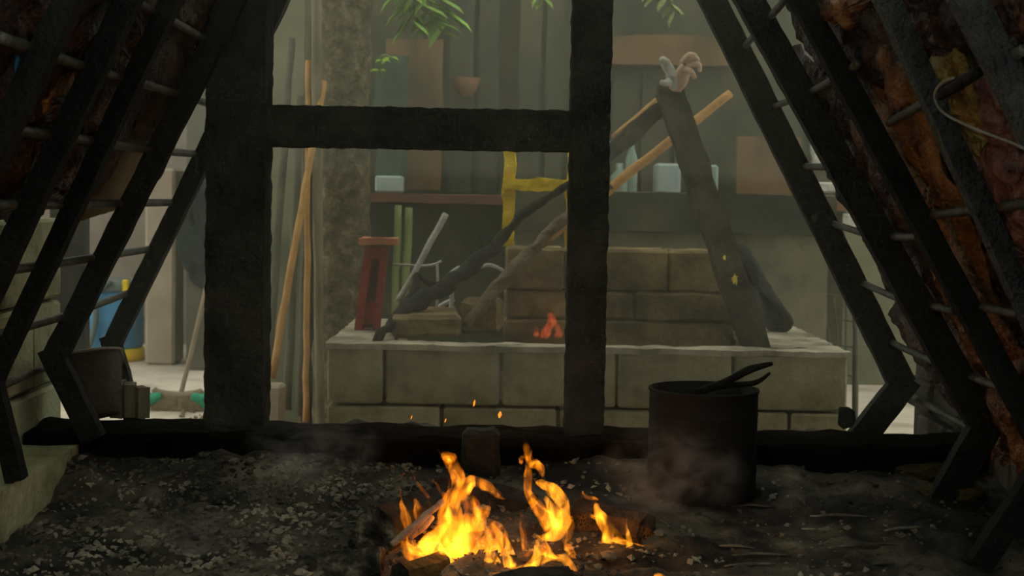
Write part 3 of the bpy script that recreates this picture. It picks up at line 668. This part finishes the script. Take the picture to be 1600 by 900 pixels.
# ------------------------------------------------------------------ meat
def meat(s, outline, off, T, m, label, nm='meat_slab', seed=0, **k):
    o = blob_slab(nm, [plane_pt(x, y, s, off) for x, y in outline], -NR[s], T, M[m], seed=seed, **k); return tag(o, label, 'meat')
meat(1, [(1225, -30), (1300, -30), (1390, -20), (1420, 90), (1400, 150), (1350, 190), (1330, 270), (1300, 230), (1288, 170), (1292, 110), (1270, 75), (1240, 25)], .065, .03, 'meat_dark', 'blackened slab of meat at the top of the right rack', seed=1)
meat(1, [(1345, 70), (1395, 62), (1440, 160), (1500, 300), (1535, 400), (1600, 540), (1600, 640), (1555, 610), (1510, 520), (1470, 430), (1440, 320), (1390, 240), (1355, 150)], .060, .028, 'meat_orange', 'long golden-orange flank of meat down the middle of the right rack', seed=2)
meat(1, [(1292, 160), (1350, 150), (1390, 240), (1440, 340), (1480, 440), (1500, 520), (1450, 540), (1400, 470), (1350, 380), (1310, 270)], .062, .026, 'meat_brown', 'dark red-brown slab of meat left of the golden flank', seed=3)
meat(1, [(1275, 90), (1300, 95), (1300, 190), (1282, 150)], .05, .02, 'meat_dark', 'small blackened meat scrap by the gap in the right rack', seed=12)
meat(1, [(1235, 75), (1250, 72), (1290, 120), (1310, 180), (1330, 250), (1345, 330), (1330, 330), (1290, 240), (1262, 170)], .07, .02, 'meat_dark', 'thin dark strip of meat along the second bar of the right rack', seed=13)
meat(1, [(1395, 470), (1500, 515), (1555, 600), (1540, 690), (1500, 640), (1440, 570), (1405, 520)], .062, .026, 'meat_brown', 'brown lower slab of meat above the right brick wall', seed=4)
meat(1, [(1535, 600), (1575, 560), (1660, 560), (1680, 800), (1600, 790), (1560, 740), (1538, 680)], .050, .035, 'meat_orange', 'golden haunch of meat at the bottom right corner of the right rack', seed=5)
meat(1, [(1450, 85), (1500, 75), (1530, 130), (1560, 220), (1580, 270), (1545, 270), (1510, 220), (1480, 160)], .05, .025, 'meat_yellow', 'yellow strip of fat behind the bent hook', seed=6)
meat(1, [(1510, 240), (1560, 225), (1640, 225), (1680, 420), (1600, 440), (1560, 380), (1525, 310)], .05, .03, 'meat_pink', 'pinkish piece of meat at the right edge below the hook', seed=7)
meat(1, [(1520, -40), (1700, -60), (1720, 200), (1640, 240), (1590, 170), (1550, 60)], .055, .025, 'meat_brown', 'red-brown meat in the top right corner of the right rack', seed=8)
meat(1, [(1400, -40), (1520, -50), (1540, 60), (1500, 80), (1450, 70), (1420, 30)], .06, .025, 'meat_dark', 'dark meat with a fatty edge between the two near bars', seed=9)
meat(1, [(1530, 110), (1590, 150), (1660, 240), (1600, 240), (1560, 230), (1540, 170)], .055, .02, 'meat_pink', 'charred pink scrap beside the yellow strip of fat', seed=10)
meat(1, [(1510, 330), (1560, 390), (1640, 430), (1680, 560), (1600, 540), (1540, 440)], .075, .02, 'meat_dark', 'dark meat between the golden flank and the pink piece', seed=11)
meat(1, [(1290, 0), (1380, -20), (1330, 40), (1290, 35)], .04, .02, 'meat_orange', 'golden scrap of crust at the top of the right rack', seed=14)
meat(1, [(1300, -60), (1500, -80), (1760, -80), (1760, 820), (1620, 820), (1560, 720), (1450, 560), (1390, 440), (1340, 330), (1310, 220), (1300, 100)], .115, .03, 'meat_dark', 'broad dark side of meat filling the back of the right rack', seed=15, N=90, R=16)
# left rack
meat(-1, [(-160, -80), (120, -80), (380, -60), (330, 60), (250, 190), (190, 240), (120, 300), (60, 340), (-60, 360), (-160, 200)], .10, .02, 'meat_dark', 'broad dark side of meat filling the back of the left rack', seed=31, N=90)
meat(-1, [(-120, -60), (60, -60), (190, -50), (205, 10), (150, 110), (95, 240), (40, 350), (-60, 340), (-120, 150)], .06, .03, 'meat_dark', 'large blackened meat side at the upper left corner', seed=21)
meat(-1, [(195, -40), (300, -40), (285, 20), (225, 150), (150, 300), (110, 290), (125, 200), (170, 100)], .06, .025, 'meat_left', 'dark smoked meat strip between the left bars', seed=22)
meat(-1, [(285, -50), (380, -50), (370, 10), (310, 130), (275, 200), (240, 235), (210, 215), (215, 140), (260, 40)], .055, .022, 'meat_left', 'brown smoked meat slab next to the far left bars', seed=23)
meat(-1, [(150, 170), (215, 130), (265, 150), (285, 200), (250, 280), (190, 325), (125, 346), (110, 310), (120, 250)], .075, .012, 'meat_hide', 'ochre dried hide with a rounded lower edge behind the left rack', nm='dried_hide', seed=24, edge=.002, bump=.001)
meat(-1, [(60, 150), (90, 118), (112, 108), (108, 125), (120, 150), (80, 180), (55, 175)], .045, .015, 'meat_orange', 'small orange scrap of crust on the left rack', seed=25)
meat(-1, [(60, 215), (120, 215), (150, 270), (152, 298), (120, 300), (80, 300), (50, 290)], .052, .018, 'meat_brown', 'dark red meat end hanging low on the left rack', seed=26)
o = blob_slab('plastic_scrap', [plane_pt(x, y, -1, .028) for x, y in [(24, 84), (36, 86), (34, 105), (24, 122), (22, 105)]], -NR[-1], .004, M['blue'], N=20, R=3, edge=.001, bump=.0); tag(o, 'small blue plastic scrap caught on the left rack', 'scrap')

# ------------------------------------------------------------------ kerb things
zk = EYE-.54
bu = empty('bucket', P(150, 640, 3.2)); bu.location.z = zk; tag(bu, 'dark rusty bucket with a bare rim tilted on the left kerb', 'bucket')
bm = lathe_bm([(.052, 0), (.056, .003), (.078, .14), (.073, .142), (.05, .012), (.001, .012)], 28); BO('body', bm, M['bucket'], bu, True)
V_, F_ = tube_vf([(.079*math.cos(a), .079*math.sin(a), .142) for a in [2*math.pi*k/28 for k in range(28)]]+[(.079, 0, .142)], .0035, seg=6); MO('rim', V_, F_, M['rim'], bu, True)
tube('handle', [(.079*math.cos(a), .075*math.sin(a)-.005, .142-.05*math.sin(a)) for a in [math.pi*k/10 for k in range(11)]], .003, M['rim'], bu, seg=5)
bu.rotation_euler = (math.radians(-12), math.radians(-12), 0); bu.location.z += .015
sp = empty('firewood_stump', (P(202, 650, 3.3).x, 3.3, zk)); tag(sp, 'short split firewood stump beside the bucket on the kerb', 'firewood')
for i in range(3):
    BO('split_piece', box_bm(Vector((-.026+.026*i, .01*(i % 2), .042-.003*i)), (.028, .05, .085-.006*i), rot=Euler((0, 0, .3*i)).to_matrix(), cuts=6, rough=.003, rs=20, seed=i), M['stump'], sp)
# charred chunk standing on the kerb behind the fire
o = BO('charred_chunk', box_bm(P(752, 690, 3.07), (.08, .07, .16), bevel=.012, cuts=8, rough=.008, rs=14), M['branch']); tag(o, 'black charred wood chunk standing against the kerb behind the flames', 'wood chunk')
o.location.z += P(752, 668, 3.07).z - max((o.matrix_world @ v.co).z for v in o.data.vertices)
o = BO('charred_chunk', box_bm(P(1318, 690, 3.3), (.035, .04, .045), bevel=.008, cuts=6, rough=.01, rs=14, seed=5), M['char']); tag(o, 'small charred lump on the kerb at the foot of the right rack', 'wood chunk')
o.location.z += zk - min((o.matrix_world @ v.co).z for v in o.data.vertices)

# ------------------------------------------------------------------ pot
YPOT = 2.96
c = P(1097, 700, YPOT); rp_ = 85/PPM(YPOT); ztop = P(1097, 606, YPOT).z; zb = bed_z(c.x, YPOT)-.01; H = ztop-zb
pt = empty('cooking_pot', (c.x, YPOT, zb)); tag(pt, 'sooty black cooking pot with steaming broth standing in the ash', 'pot')
prof = [(rp_*.96, 0), (rp_, .012), (rp_, H*.22), (rp_*1.012, H*.24), (rp_, H*.26), (rp_, H*.75), (rp_*1.012, H*.77), (rp_, H*.79), (rp_, H-.008), (rp_*1.025, H-.004), (rp_*1.02, H), (rp_*.97, H), (rp_*.96, H-.03), (rp_*.95, H-.045)]
BO('body', lathe_bm(prof, 40), M['pot'], pt, True)
BO('broth', lathe_bm([(rp_*.955, H-.04), (rp_*.955, H-.03), (.001, H-.028)], 40), M['potfill'], pt, True)
tg = empty('tongs', P(1130, 604, YPOT)); tag(tg, 'dark iron tongs resting across the cooking pot rim', 'tongs')
tube('tong_arm', [P(1085, 612, YPOT-.05), P(1135, 596, YPOT-.02), P(1170, 578, YPOT+.02), P(1207, 568, YPOT+.04)], [.005, .008, .009, .004], M['iron'], tg, seg=8, res=5, flat=.6, flatdir=(0, 1, 0))
tube('tong_arm', [P(1085, 614, YPOT-.05), P(1140, 602, YPOT), P(1180, 598, YPOT+.03), P(1203, 583, YPOT+.05)], [.005, .006, .006, .003], M['iron'], tg, seg=8, res=5, flat=.6, flatdir=(0, 1, 0))
adopt(tg)

# ------------------------------------------------------------------ logs
def log(nm, a, b, r, m, label, endm=None, cat='log', rough=.009, seg=7):
    root = empty(nm, a); tag(root, label, cat)
    n = 8; pts = [Vector(a).lerp(Vector(b), i/n) for i in range(n+1)]
    V, F = tube_vf(pts, [r*.97]+[r]*(n-1)+[r*.95], seg=seg, res=2, rough=rough, rs=14, cap=False)
    MO('bark', V, F, m, root, False)
    d = (Vector(b)-Vector(a)).normalized()
    for q, k in ((0, V[:seg]), (1, V[-seg:])):
        cc = sum(k, Vector())/seg
        vv = [cc + (-d if q == 0 else d)*.003]; ff = []
        for t_ in (.35, .7, 1.0):
            for p in k:
                p2 = cc.lerp(p, t_*.995); vv.append(p2 + d*(.006*noise.noise(p2*60) if t_ < 1 else 0))
        for i in range(seg): ff.append((0, 1+i, 1+(i+1) % seg))
        for t_ in range(2):
            for i in range(seg): ff.append((1+t_*seg+i, 1+(t_+1)*seg+i, 1+(t_+1)*seg+(i+1) % seg, 1+t_*seg+(i+1) % seg))
        MO('cut_end', vv, ff, endm or m, root, False)
    adopt(root); return root
log('burning_log', P(585, 832, 2.60), P(690, 792, 2.95), .048, M['logchar'], 'charred log with a cracked ashen end left of the flames', M['logash'])
log('burning_log', P(470, 893, 2.52), P(598, 886, 2.50), .036, M['logash'], 'ash-white burnt log lying at the bottom left of the flames', M['logash'])
log('burning_log', P(625, 905, 2.46), P(690, 884, 2.56), .028, M['logyellow'], 'yellowish-brown log under the left flames', M['logchar'])
log('burning_log', P(770, 925, 2.38), P(893, 906, 2.42), .030, M['logchar'], 'dark charred log in front of the bright yellow flames', M['logchar'])
log('burning_log', P(905, 808, 2.80), P(1010, 828, 2.70), .036, M['ember'], 'ember-cracked log behind the small right flame', M['ember'])
log('burning_log', P(690, 760, 3.0), P(830, 800, 2.9), .04, M['logchar'], 'black log hidden behind the tall flames', M['logchar'])
log('burning_log', P(760, 860, 2.72), P(900, 835, 2.78), .03, M['ember'], 'glowing log in the heart of the fire', M['ember'])
o = tube('peeled_branch', [P(612, 852, 2.50), P(640, 828, 2.52), P(665, 806, 2.55), P(692, 784, 2.58)], [.0062, .0068, .0066, .006], M['pinkstick'], seg=9, res=5, rough=.004, rs=40); tag(o, 'pale peeled branch leaning into the left flames', 'branch')
o = tube('peeled_branch', [P(640, 842, 2.56), P(660, 825, 2.58), P(675, 808, 2.6)], [.005, .007, .004], M['pinkstick'], seg=7, res=4, rough=.003, rs=40); tag(o, 'short twig just below the pale peeled branch', 'branch')

# ------------------------------------------------------------------ ash stones and rubble
def stone_mesh(seed, sub=2):
    bm = bmesh.new(); bmesh.ops.create_icosphere(bm, subdivisions=sub, radius=1)
    for v in bm.verts:
        v.co *= 1+.45*noise.noise(v.co*1.6+Vector((seed*7, 0, 0))); v.co.z *= .62
    me = bpy.data.meshes.new('stone'); bm.to_mesh(me); bm.free(); me.materials.append(M['ashstone']); return me
sm = [stone_mesh(i, 1) for i in range(6)]
def bed_hit(px, py):
    Y = 2222*.65/(py-300)
    for _ in range(4):
        p = P(px, py, Y); z = bed_z(p.x, Y); d = ray(px, py); Y = d.y*(z-EYE)/d.z
    return P(px, py, Y)
fixed = [(360, 722, 12), (188, 732, 12), (425, 718, 12), (208, 807, 9), (308, 797, 14), (232, 858, 22), (118, 825, 10), (470, 800, 10), (505, 770, 11), (440, 745, 13), (395, 742, 10), (330, 760, 9), (1075, 838, 7), (1068, 826, 6), (1030, 835, 10), (950, 872, 14), (935, 888, 8)]
for i in range(170):
    px = random.triangular(200, 640, 500); py = random.triangular(716, 890, 760)
    if px > 530 and py > 780: continue
    if px > 460 and py > 855: continue
    fixed.append((px, py, random.triangular(3, 11, 5)))
for i, (px, py, s) in enumerate(fixed):
    p = bed_hit(px, py); o = bpy.data.objects.new('ash_stone', sm[i % 6]); link(o); o.location = p+Vector((0, 0, .3*s/PPM(p.y)))
    r = s/PPM(p.y); o.scale = (r*random.uniform(.8, 1.3), r*random.uniform(.8, 1.2), r*random.uniform(.7, 1.1)); o.rotation_euler = (random.uniform(-.4, .4), random.uniform(-.4, .4), random.uniform(0, 6))
    if i == 0: tag(o, 'pale pointed ash stone near the kerb, below the thick black post', 'stone')
    elif i == 1: tag(o, 'lone pale stone on the black ash by the left plinth', 'stone')
    else: tag(o, 'small pale ash-covered stone lying in the ash bed', 'stone', 'ash stones in the hearth')
V, F = [], []
base = [((-1, 0, 0), (1, 0, 0), (0, -1, 0), (0, 1, 0), (0, 0, -.6), (0, 0, .6))]
oct_f = [(0, 2, 5), (2, 1, 5), (1, 3, 5), (3, 0, 5), (2, 0, 4), (1, 2, 4), (3, 1, 4), (0, 3, 4)]
for i in range(5200):
    if i < 3400: x = random.gauss(-.42, .3); y = random.uniform(2.1, 3.08)
    else: x = random.uniform(-1.0, 1.1); y = random.uniform(1.9, 3.1)
    if x < -.94 or x > 1.15: continue
    r = random.choice([.003, .004, .005, .006, .009]); a = random.uniform(0, 6.28); ca, sa = math.cos(a), math.sin(a); bz = bed_z(x, y)+r*.25; b0 = len(V)
    rm = Euler((random.uniform(-.7, .7), random.uniform(-.7, .7), a)).to_matrix()
    for vx, vy, vz in base[0]:
        vx *= r*random.uniform(.7, 1.7); vy *= r*random.uniform(.7, 1.2); vz *= r*random.uniform(.6, 1.2)
        q = rm @ Vector((vx, vy, vz*1.3)); V.append((x+q.x, y+q.y, bz+q.z))
    F += [tuple(b0+k for k in f) for f in oct_f]
o = MO('ash_rubble', V, F, M['rubble']); o['kind'] = 'stuff'; tag(o, 'loose grey ash and charcoal crumbs covering the hearth bed', 'ash')
# charred splinters / bark streaks on the right
for i in range(14):
    px = random.uniform(1150, 1420); py = random.uniform(765, 895); p = bed_hit(px, py); L = random.uniform(.05, .14); a = random.gauss(0, .25)
    d = Vector((math.cos(a), math.sin(a), 0))*L*.5
    o = tube('bark_strip', [p-d+Vector((0, 0, .004)), p+Vector((0, 0, .007)), p+d+Vector((0, 0, .004))], [.003, .006, .002], M['rubble'], seg=6, res=3, flat=.5, flatdir=(0, 0, 1), rough=.003, rs=30)
    tag(o, 'thin grey strip of bark in the ash right of the pot', 'bark strip', 'bark strips right of the pot')
# stone by the pot and mossy lumps near right wall
o = bpy.data.objects.new('hearth_stone', stone_mesh(11, 3)); link(o); p = bed_hit(1140, 790); o.location = p+Vector((0, 0, .025)); o.scale = (.055, .05, .06); o.data.materials.clear(); o.data.materials.append(M['logchar']); tag(o, 'dark rounded hearth stone in front of the pot', 'stone')
for i, (px, py, s) in enumerate([(1450, 735, .05), (1490, 765, .05)]):
    o = bpy.data.objects.new('rubble_lump', stone_mesh(20+i, 3)); link(o); p = bed_hit(px, py+10); o.location = p+Vector((0, 0, .01)); o.scale = (s*1.3, s, s*.8); o.data.materials.clear(); o.data.materials.append(M['logyellow'])
    tag(o, ['mossy rubble lump below the right brick wall, farther one', 'mossy rubble lump below the right brick wall, nearer one'][i], 'rubble')

# ------------------------------------------------------------------ fire
fire = empty('fire', P(760, 895, 2.6)); tag(fire, 'large orange fire blazing on the logs in the ash bed', 'fire')
fire2 = empty('fire', P(965, 852, 2.68)); tag(fire2, 'small orange flame on the ember log right of the big fire', 'fire')
fire3 = empty('fire', P(855, 528, 5.3)); tag(fire3, 'small faint fire burning on the fire pit before the block stack', 'fire')
def tongue(root, pts, m, Y=2.6, flat=.55, seed=0):
    """one tongue of fire: a core of glowing gas with thinner licking strands around it"""
    pp = [P(x, y, Y+.02*math.sin(i*1.3+seed)) for i, (x, y, w) in enumerate(pts)]; rr = [1.08*w/PPM(Y) for x, y, w in pts]; n = len(pp); W_ = max(rr)*PPM(Y)
    rnd = random.Random(seed*13+5)
    core = .90 if W_ > 6 else 1.0
    fl_ = tube('flame', pp, [r*core for r in rr], M[m], root, seg=14, res=8, flat=flat, flatdir=(0, 1, 0), rough=.006, rs=34)
    if W_ > 6 and m != 'flamefar':
        for k in range(3 + int(W_ > 12)*2):
            sd = rnd.uniform(-.85, .85); ph = rnd.uniform(0, 6.28); end = n if rnd.random() < .45 else rnd.randint(max(3, n-2), n); i0 = rnd.randint(0, max(0, end-4)); ff = []; fr = []
            for i in range(i0, end):
                t = (pp[min(i+1, n-1)]-pp[max(i-1, 0)]).normalized(); sv = t.cross(Vector((0, 1, 0)))
                f = (i-i0)/max(1, end-1-i0)
                ff.append(pp[i]+sv*rr[i]*(sd+.3*math.sin(2.2*i+ph))+Vector((0, rnd.uniform(-.5, .3)*rr[i], 0)))
                fr.append(max(.0006, rr[i]*rnd.uniform(.22, .45)*(1-f**2*.85)))
            tip = (ff[-1]-ff[-2]).normalized() if len(ff) > 1 else Vector((0, 0, 1))
            ff.append(ff[-1]+(tip*.5+Vector((rnd.uniform(-.3, .3), 0, .6)))*max(.008, rr[0]*.4)); fr.append(.0004)
            tube('flame_strand', ff, fr, M['filament' if rnd.random() < .5 else m], fl_, seg=9, res=7, flat=.7, flatdir=(0, 1, 0), rough=.003, rs=45)
T = [
 ([(718, 905, 30), (708, 850, 26), (703, 810, 20), (706, 782, 15), (718, 764, 11), (716, 745, 12), (706, 725, 11), (702, 714, 12), (690, 712, 3)], 'flame', 2.6),
 ([(706, 790, 9), (722, 766, 12), (738, 752, 12), (757, 758, 9), (775, 769, 6), (787, 780, 1)], 'flame', 2.58),
 ([(700, 905, 30), (680, 870, 20), (670, 848, 13), (666, 830, 4)], 'flame', 2.56),
 ([(672, 890, 20), (645, 868, 14), (632, 852, 7), (629, 838, 2)], 'flame', 2.55),
 ([(638, 835, 5), (634, 810, 6), (630, 790, 5), (628, 780, 1)], 'flame', 2.57),
 ([(655, 812, 6), (651, 795, 7), (650, 782, 2)], 'flame', 2.57),
 ([(700, 850, 8), (694, 826, 8), (686, 812, 4), (683, 802, 1)], 'flame', 2.55),
 ([(740, 905, 30), (735, 860, 30), (740, 825, 22), (752, 805, 13), (762, 796, 6), (764, 790, 1)], 'flame', 2.63),
 ([(772, 895, 18), (781, 850, 12), (780, 825, 9), (772, 814, 4)], 'flame', 2.62),
 ([(700, 780, 5), (690, 770, 3), (680, 758, 2), (670, 750, 1)], 'flamedim', 2.6),
 ([(672, 776, 2), (664, 766, 2.5), (652, 752, 2), (647, 742, 1)], 'flamedim', 2.6),
 ([(626, 776, 1.5), (624, 762, 2), (628, 745, 1.5), (634, 738, 1)], 'flamedim', 2.6),
 ([(700, 776, 3), (703, 755, 2.5), (705, 740, 2)], 'flamedim', 2.6),
 ([(772, 905, 16), (764, 885, 9), (764, 862, 6), (765, 846, 5), (764, 834, 1)], 'flamehot', 2.5),
 ([(785, 900, 8), (780, 880, 6), (772, 866, 5), (766, 850, 3)], 'flamehot', 2.5),
 ([(806, 905, 16), (796, 882, 9), (792, 868, 5), (790, 858, 1)], 'flamehot', 2.5),
 ([(815, 900, 10), (834, 882, 8), (840, 865, 8), (840, 850, 5), (838, 842, 1)], 'flamehot', 2.5),
 ([(765, 905, 8), (800, 897, 9), (830, 888, 8), (860, 872, 6), (880, 874, 6), (895, 890, 8), (900, 905, 10)], 'flamehot', 2.48),
 ([(900, 905, 12), (903, 885, 10), (893, 865, 7), (884, 850, 5), (886, 832, 7), (893, 818, 7), (890, 806, 3)], 'flame', 2.55),
 ([(822, 860, 8), (818, 838, 5), (814, 815, 5), (814, 802, 1)], 'flamedim', 2.6),
 ([(838, 836, 2), (850, 842, 6), (868, 834, 11), (880, 815, 13), (879, 790, 12), (868, 769, 11), (852, 758, 9), (836, 752, 3)], 'flamehot', 2.62),
 ([(864, 826, 13), (853, 808, 12), (841, 791, 9), (831, 774, 6), (829, 766, 2)], 'flame', 2.61),
 ([(868, 826, 14), (866, 805, 13), (858, 788, 8), (850, 778, 2)], 'flamehot', 2.63),
 ([(836, 790, 8), (830, 784, 6), (826, 770, 7), (826, 745, 6), (828, 722, 6), (825, 702, 7), (820, 690, 2)], 'flame', 2.6),
 ([(828, 728, 4), (838, 724, 8), (845, 735, 6), (846, 745, 1)], 'flame', 2.6),
 ([(812, 724, 2), (813, 718, 4), (815, 712, 2)], 'flame', 2.6),
 ([(705, 908, 62), (700, 870, 55), (706, 840, 40), (712, 812, 22), (716, 795, 6)], 'flamedim', 2.62),
 ([(655, 895, 34), (648, 870, 20), (640, 850, 10), (634, 830, 3)], 'flamedim', 2.6),
 ([(765, 908, 34), (765, 865, 28), (764, 830, 20), (758, 808, 6)], 'flamedim', 2.64),
 ([(836, 905, 50), (845, 880, 34), (850, 860, 14), (852, 845, 3)], 'flamedim', 2.6),
 ([(742, 830, 14), (740, 805, 18), (735, 785, 14), (730, 772, 4)], 'flamedim', 2.62),
]
for i, (p, m_, Y) in enumerate(T): tongue(fire, p, m_, Y, seed=i)
T2 = [([(968, 855, 16), (956, 838, 14), (945, 818, 11), (935, 800, 8), (931, 788, 3)], 'flamehot'), ([(950, 850, 8), (946, 830, 9), (938, 812, 8), (925, 806, 3)], 'flame'), ([(985, 853, 7), (982, 838, 5), (979, 826, 3), (978, 816, .8)], 'flamehot'), ([(950, 853, 3), (975, 852, 4), (1000, 852, 2.6), (1012, 853, .8)], 'flamehot'), ([(936, 780, 2), (924, 780, 3.5), (914, 776, 3), (908, 768, 1)], 'flame')]
for i, (p, m_) in enumerate(T2): tongue(fire2, p, m_, 2.66, seed=i+40)
M['flamefar'] = flame_mat('far_flame_gas', (1, .13, .03), 16)
for p in [[(848, 528, 6), (856, 515, 8), (862, 500, 8), (860, 488, 4)], [(870, 528, 5), (874, 520, 6), (868, 508, 3)], [(838, 524, 5), (838, 515, 3), (836, 508, 1)]]:
    tongue(fire3, p, 'flamefar', 5.32, seed=3)
tongue(fire, [(1018, 906, 4), (1030, 902, 9), (1042, 906, 4)], 'flamehot', 2.45, seed=9)
adopt(fire); adopt(fire2); adopt(fire3)
def spark(px, py, r, L, lab):
    Y = 2.7; o = tube('spark', [P(px-1, py+L, Y), P(px, py, Y), P(px+1, py-L, Y)], [r*.3/PPM(Y), r/PPM(Y), r*.3/PPM(Y)], M['spark'], seg=6, res=2); tag(o, lab, 'spark')
spark(741, 630, 1.6, 5, 'bright upright spark flying above the fire in front of the pit')
spark(781, 648, 3, 5, 'larger orange spark just above the tallest flame')
spark(696, 657, 1, 3, 'tiny spark left of the charred chunk')
spark(643, 652, .8, 3, 'faint tiny spark farthest left above the fire')
# the fire's own light
def pl_(loc, w, r, col=(1, .38, .09)):
    d = bpy.data.lights.new('fire_light', 'POINT'); d.energy = w; d.color = col; d.shadow_soft_size = r; o = bpy.data.objects.new('fire_light', d); o.location = loc; C.objects.link(o)
pl_(P(730, 800, 2.6), 0.55, .07); pl_(P(860, 800, 2.6), .4, .05); pl_(P(955, 835, 2.62), .12, .03); pl_(P(800, 890, 2.46), .1, .03)
pl_(P(860, 505, 5.28), .06, .03, (1, .2, .05))

# ------------------------------------------------------------------ smoke haze
def vol(name, x0, x1, y0, y1, z0, z1, dens, col=(.93, .94, .74), label=None, aniso=0.0):
    m = bpy.data.materials.new(name); m.use_nodes = True; n = m.node_tree.nodes; l = m.node_tree.links; n.clear()
    out = n.new('ShaderNodeOutputMaterial'); sc = n.new('ShaderNodeVolumeScatter'); sc.inputs['Color'].default_value = (*col, 1); sc.inputs['Density'].default_value = dens; sc.inputs['Anisotropy'].default_value = aniso
    l.new(sc.outputs[0], out.inputs['Volume'])
    o = ab(name, x0, x1, y0, y1, z0, z1, m); o['kind'] = 'stuff'; tag(o, label, 'smoke'); return o
vol('smoke_haze', -1.6, 2.2, 3.95, 7.15, .01, 1.35, .012, label='very thin smoke haze low in the yard behind the posts')
vol('smoke_haze', -1.6, 2.2, 3.95, 7.15, 1.352, 3.0, .038, label='thin grey-green smoke haze gathered high behind the posts')

vol('smoke_haze', -1.04, 1.08, 2.75, 3.94, EYE-.5, 3.2, .10, label='thin smoke hanging between the racks around the black posts')

# drifting smoke puffs over the ash
def puff(px, py, Y, rx, ry, rz, dens, label):
    m = bpy.data.materials.new('smoke_puff'); m.use_nodes = True; n = m.node_tree.nodes; l = m.node_tree.links; n.clear()
    out_ = n.new('ShaderNodeOutputMaterial'); sc = n.new('ShaderNodeVolumeScatter'); sc.inputs['Color'].default_value = (.9, .93, .95, 1)
    tc = n.new('ShaderNodeTexCoord'); tx = n.new('ShaderNodeTexNoise'); tx.inputs['Scale'].default_value = 2.2; tx.inputs['Detail'].default_value = 3; tx.inputs['Distortion'].default_value = 1.0
    l.new(tc.outputs['Object'], tx.inputs[0]); ln = n.new('ShaderNodeVectorMath'); ln.operation = 'LENGTH'; l.new(tc.outputs['Object'], ln.inputs[0])
    fo = n.new('ShaderNodeMapRange'); fo.inputs[1].default_value = 1.0; fo.inputs[2].default_value = .2; l.new(ln.outputs['Value'], fo.inputs[0])
    mr = n.new('ShaderNodeMapRange'); mr.inputs[1].default_value = .45; mr.inputs[2].default_value = .7; mr.inputs[4].default_value = dens; l.new(tx.outputs['Fac'], mr.inputs[0])
    mu = n.new('ShaderNodeMath'); mu.operation = 'MULTIPLY'; l.new(fo.outputs[0], mu.inputs[0]); l.new(mr.outputs[0], mu.inputs[1]); l.new(mu.outputs[0], sc.inputs['Density']); l.new(sc.outputs[0], out_.inputs['Volume'])
    bm = bmesh.new(); bmesh.ops.create_icosphere(bm, subdivisions=2, radius=1.0); o = BO('smoke_puff', bm, m); o.location = P(px, py, Y); o.scale = (rx, ry, rz); o['kind'] = 'stuff'; tag(o, label, 'smoke')
puff(1050, 745, 2.72, .16, .10, .12, 7, 'grey smoke drifting in front of the cooking pot')
puff(490, 705, 2.9, .16, .10, .09, 6, 'grey smoke drifting over the ash left of the flames')
puff(310, 845, 2.5, .09, .07, .08, 6, 'faint smoke rising from the ash at the lower left')
